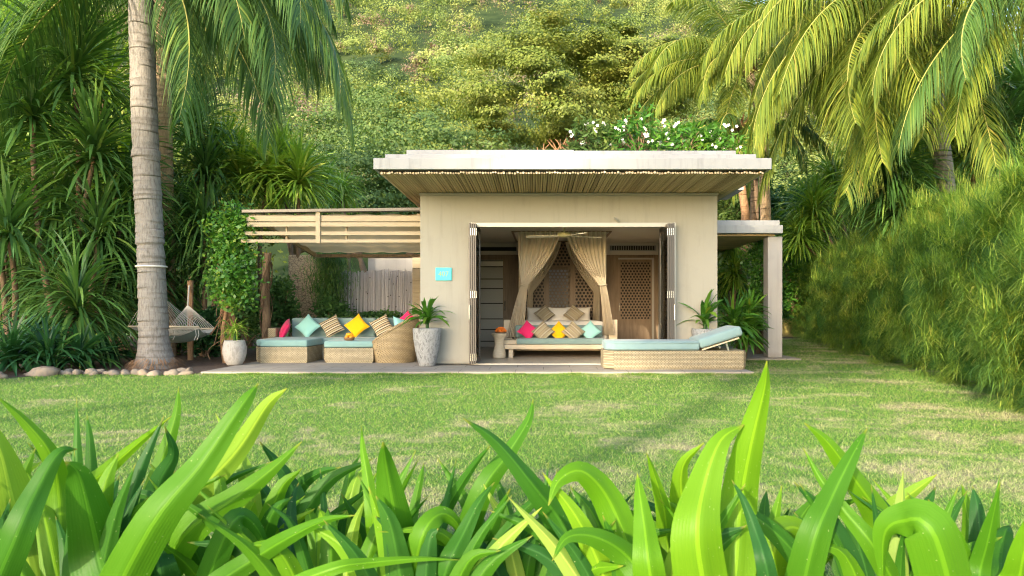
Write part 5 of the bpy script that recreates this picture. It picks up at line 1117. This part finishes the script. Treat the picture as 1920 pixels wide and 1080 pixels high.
# ------------------------------------------------------------------ foreground lilies
HERO = [ # control pixels tip..base, width px, depth, colour var
 ([(485,718),(455,760),(380,870),(290,980),(200,1150)],76,1.45,.62),([(538,728),(500,760),(440,850),(340,960),(250,1120)],62,1.8,.85),([(335,725),(330,780),(300,880),(260,1010),(240,1120)],46,1.9,.6),
 ([(-12,738),(45,790),(95,855),(110,930),(120,1100)],46,1.6,.6),([(145,842),(110,850),(70,920),(30,1010),(-10,1140)],58,1.4,.45),([(122,866),(145,890),(165,960),(185,1040),(215,1150)],104,1.45,.4),
 ([(163,778),(168,820),(172,900),(180,1000),(185,1100)],34,1.95,.35),([(322,780),(260,830),(190,890),(110,960),(60,1100)],42,1.75,.8),([(566,828),(510,880),(440,935),(350,1000),(280,1120)],66,1.65,.55),
 ([(640,876),(600,885),(560,915),(520,980),(480,1100)],42,2.0,.1),([(404,775),(425,815),(450,860),(470,930),(480,1080)],36,1.95,.9),([(308,798),(325,850),(300,900),(280,970),(270,1090)],52,1.8,.08),
 ([(500,1060),(492,1010),(462,972),(430,990),(380,1130)],44,1.6,.25),([(668,966),(610,975),(545,1005),(480,1045),(380,1120)],42,1.5,.5),([(862,1050),(790,1048),(700,1055),(620,1068),(520,1120)],26,1.4,.6),
 ([(-30,770),(0,850),(20,930),(40,1010),(60,1130)],110,1.6,.95),([(250,960),(270,985),(290,1030),(300,1070),(310,1140)],60,1.6,.15),([(25,900),(60,940),(95,1000),(120,1060),(140,1140)],60,1.7,.75),
 ([(678,798),(680,840),(690,900),(700,980),(710,1100)],30,1.75,.6),([(718,828),(722,870),(735,950),(748,1040),(755,1150)],88,1.5,.42),([(795,868),(788,900),(775,960),(765,1020),(760,1120)],30,1.8,.45),
 ([(920,835),(890,870),(850,930),(825,980),(790,1100)],34,1.7,.3),([(1000,748),(990,790),(950,855),(900,930),(840,1110)],44,1.75,.55),([(868,784),(930,830),(1000,915),(1055,990),(1130,1140)],62,1.5,.38),
 ([(927,904),(900,940),(870,1000),(840,1060),(815,1140)],46,1.55,.25),([(957,916),(935,960),(915,1000),(880,1060),(850,1140)],52,1.6,.2),([(862,1030),(858,985),(825,965),(790,1010),(770,1130)],48,1.55,.55),
 ([(1028,948),(1050,900),(1095,888),(1150,960),(1210,1140)],66,1.5,.62),([(1012,942),(1015,970),(1005,1010),(990,1060),(985,1130)],27,1.7,.35),([(1035,1052),(1065,1008),(1120,1010),(1180,1050),(1240,1140)],56,1.4,.45),
 ([(1195,888),(1200,930),(1208,990),(1215,1060),(1225,1150)],60,1.45,.55),([(1212,848),(1225,890),(1242,950),(1250,1020),(1258,1120)],42,1.6,.72),([(1395,796),(1350,830),(1318,920),(1305,1010),(1315,1150)],98,1.45,.7),
 ([(1438,676),(1430,730),(1405,830),(1385,940),(1365,1130)],78,1.5,.66),([(1372,900),(1395,940),(1418,1000),(1435,1060),(1445,1140)],36,1.4,.08),([(1320,830),(1280,870),(1275,930),(1290,1000),(1300,1120)],62,1.7,.8),
 ([(1626,803),(1600,850),(1560,930),(1525,1010),(1490,1140)],62,1.5,.42),([(1508,793),(1550,830),(1600,900),(1650,980),(1700,1130)],62,1.6,.58),([(1505,838),(1540,900),(1585,960),(1640,1030),(1690,1140)],40,1.5,.5),
 ([(1757,889),(1720,915),(1675,950),(1635,1000),(1600,1120)],50,1.7,.8),([(1655,1110),(1655,1000),(1700,975),(1745,1000),(1775,1150)],98,1.35,.5),([(1876,903),(1862,960),(1850,1010),(1835,1070),(1825,1150)],44,1.45,.5),
 ([(1895,985),(1885,1000),(1875,1050),(1870,1090),(1870,1150)],72,1.55,.3),([(1960,930),(1935,980),(1915,1040),(1905,1090),(1900,1150)],66,1.4,.75),([(1560,985),(1540,1010),(1480,990),(1450,1030),(1430,1140)],70,1.65,.8),
 ([(640,925),(660,960),(690,1000),(700,1050),(705,1120)],40,1.85,.15),([(560,905),(548,940),(545,1000),(545,1060),(545,1130)],40,1.75,.15),([(1090,985),(1060,960),(1000,990),(960,1040),(930,1130)],32,1.8,.2)]
PLX = [(-1.32, 1.62), (-1.02, 1.5), (-.78, 1.75), (-.5, 1.62), (-.28, 1.5), (-.02, 1.65), (.22, 1.5), (.5, 1.62), (.78, 1.52), (1.05, 1.62), (-1.2, 1.95), (-.62, 2.0), (.1, 1.95), (.62, 1.95)]
plants = []
seats = ['at the left edge of the foreground', 'under the tallest blade on the left', 'behind the long bright blade on the left', 'left of the centre gap', 'with the broad upright leaf left of centre', 'with crossed blades at the centre', 'with arched leaves right of centre', 'with the tallest pointed leaf of the foreground', 'with a folded broad leaf at lower right', 'at the right edge of the foreground', 'in the back row at far left', 'in the back row left of centre', 'in the back row at the centre', 'in the back row at the right']
for k, (x, y) in enumerate(PLX): plants.append(thing('spider_lily', 'broad-leaved spider lily ' + seats[k], 'plant', (x, y, 0), 'spider lilies in the foreground bed'))
def lily_leaf(nb, ctrl, width, var, tw=0.0, nseg=22):
    """blade through control points (base first), V-folded with a midrib"""
    C = np.array(ctrl, float); K = len(C); t = np.linspace(0, 1, nseg + 1)
    # Catmull-Rom
    Pd = np.vstack([2 * C[0] - C[1], C, 2 * C[-1] - C[-2]]); x = t * (K - 1); i0 = np.minimum(x.astype(int), K - 2); f = (x - i0)[:, None]
    p0, p1, p2, p3 = Pd[i0], Pd[i0 + 1], Pd[i0 + 2], Pd[i0 + 3]
    Q = .5 * ((2 * p1) + (-p0 + p2) * f + (2 * p0 - 5 * p1 + 4 * p2 - p3) * f ** 2 + (-p0 + 3 * p1 - 3 * p2 + p3) * f ** 3)
    T = nrm(np.gradient(Q, axis=0)); view = nrm(Q - np.array([.2, -.6, 1.3])); S = nrm(np.cross(T, view)); Nn = np.cross(S, T)
    a = tw * (t - .4)[:, None]; S2 = S * np.cos(a) + Nn * np.sin(a); Nn = np.cross(S2, T)
    pr = (np.clip(t / .5, 0, 1) ** .55 * .55 + .45) * np.clip((1 - t) / .62, 0, 1) ** .85; w = (width / 2 * np.maximum(pr, .015))[:, None]
    cr = np.linspace(-1, 1, 7); rows = [Q + S2 * w * c_ - Nn * w * (.6 * (1 - abs(c_)) ** 1.0 - .12 * (1 - c_ * c_)) * 1.0 + Nn * (w * .12 * np.sin(t * 15 + c_ * 2 + var * 20)[:, None]) * abs(c_) for c_ in cr]
    V = np.stack(rows, 1); n = 7; i = np.arange(nseg)[:, None] * n; j = np.arange(n - 1)[None]
    uv = np.stack(np.broadcast_arrays(((cr + 1) / 2)[None], t[:, None]), -1).reshape(-1, 2)
    nb.add(V.reshape(-1, 3), np.stack([i + j, i + j + 1, i + n + j + 1, i + n + j], -1).reshape(-1, 4), var, uv)
for k, (pts_, wpx, Yd, var) in enumerate(HERO):
    pt3 = []
    for q, (a, b) in enumerate(pts_[:-1]): pt3.append(np.array(P(a, b, Yd + (.10 * (q - 1.5) / 3) * (1 if k % 2 else -1))))
    last = np.array(P(pts_[-1][0], pts_[-1][1], Yd)); bi = min(range(len(PLX)), key=lambda i_: abs(PLX[i_][0] - last[0]) + .8 * abs(PLX[i_][1] - Yd)); pl = plants[bi]; bs = np.array([PLX[bi][0], PLX[bi][1], .16])
    pt3.append(last); ctrl = [bs, (bs + last) / 2 * np.array([1, 1, 1.05])] + pt3[::-1]
    nb = NB(); lily_leaf(nb, ctrl, 1.14 * wpx / F_PX * Yd, float(np.clip((var - .5) * 1.2 + .47 + rng.normal() * .07, 0, .88)), (-1) ** k * rng.uniform(.2, .8), 30); nb.build('leaf', MT['crinum'], pl, True)
for pi_, pl in enumerate(plants):
    x, y = PLX[pi_]
    for k in range(17):
        a = rng.random() * 6.28; L = rng.uniform(.35, .62); el = rng.uniform(.8, 1.45); h = np.array([math.cos(a), math.sin(a) * .6, 0]); tipz = min(.16 + L * math.sin(el), 1.05 - rng.uniform(300 if x < -.5 else 400, 480) / F_PX * y); b = np.array([x, y, .1])
        if y < 1.6 and h[1] < -.2: h[1] *= .3
        r_ = L * math.cos(el) + .05
        ctrl = [b, b + h * r_ * .25 + np.array([0, 0, tipz * .45]), b + h * r_ * .6 + np.array([0, 0, tipz * .82]), b + h * r_ * 1.0 + np.array([0, 0, tipz * rng.uniform(.88, 1.12)])]
        nb = NB(); lily_leaf(nb, ctrl, rng.uniform(.035, .075), float(np.clip(rng.normal(.38, .3), 0, 1)), rng.normal() * .8, 16); nb.build('leaf', MT['crinum'], pl, True)
    nb = NB(); ntube(nb, [(x, y, -.02), (x, y, .1), (x + .01, y, .2)], [.045, .04, .03], 8, .6); nb.build('stem', MT['crinum'], pl, True)
# fallen dry leaves near the lounger
nb = NB(); M = 90; b = np.stack([rng.uniform(3.35, 4.0, M), rng.uniform(11.6, 13.2, M), rng.uniform(.03, .05, M)], 1); a = rng.random(M) * 6.28
strips(nb, b, np.stack([np.cos(a), np.sin(a), .08 * np.ones(M)], 1), rng.uniform(.08, .25, M), .02, .25, 3); tag(nb.build('leaf_litter', MT['dryleaf']), 'dry fallen leaves on the ground beside the lounger', 'leaf litter', kind='stuff')
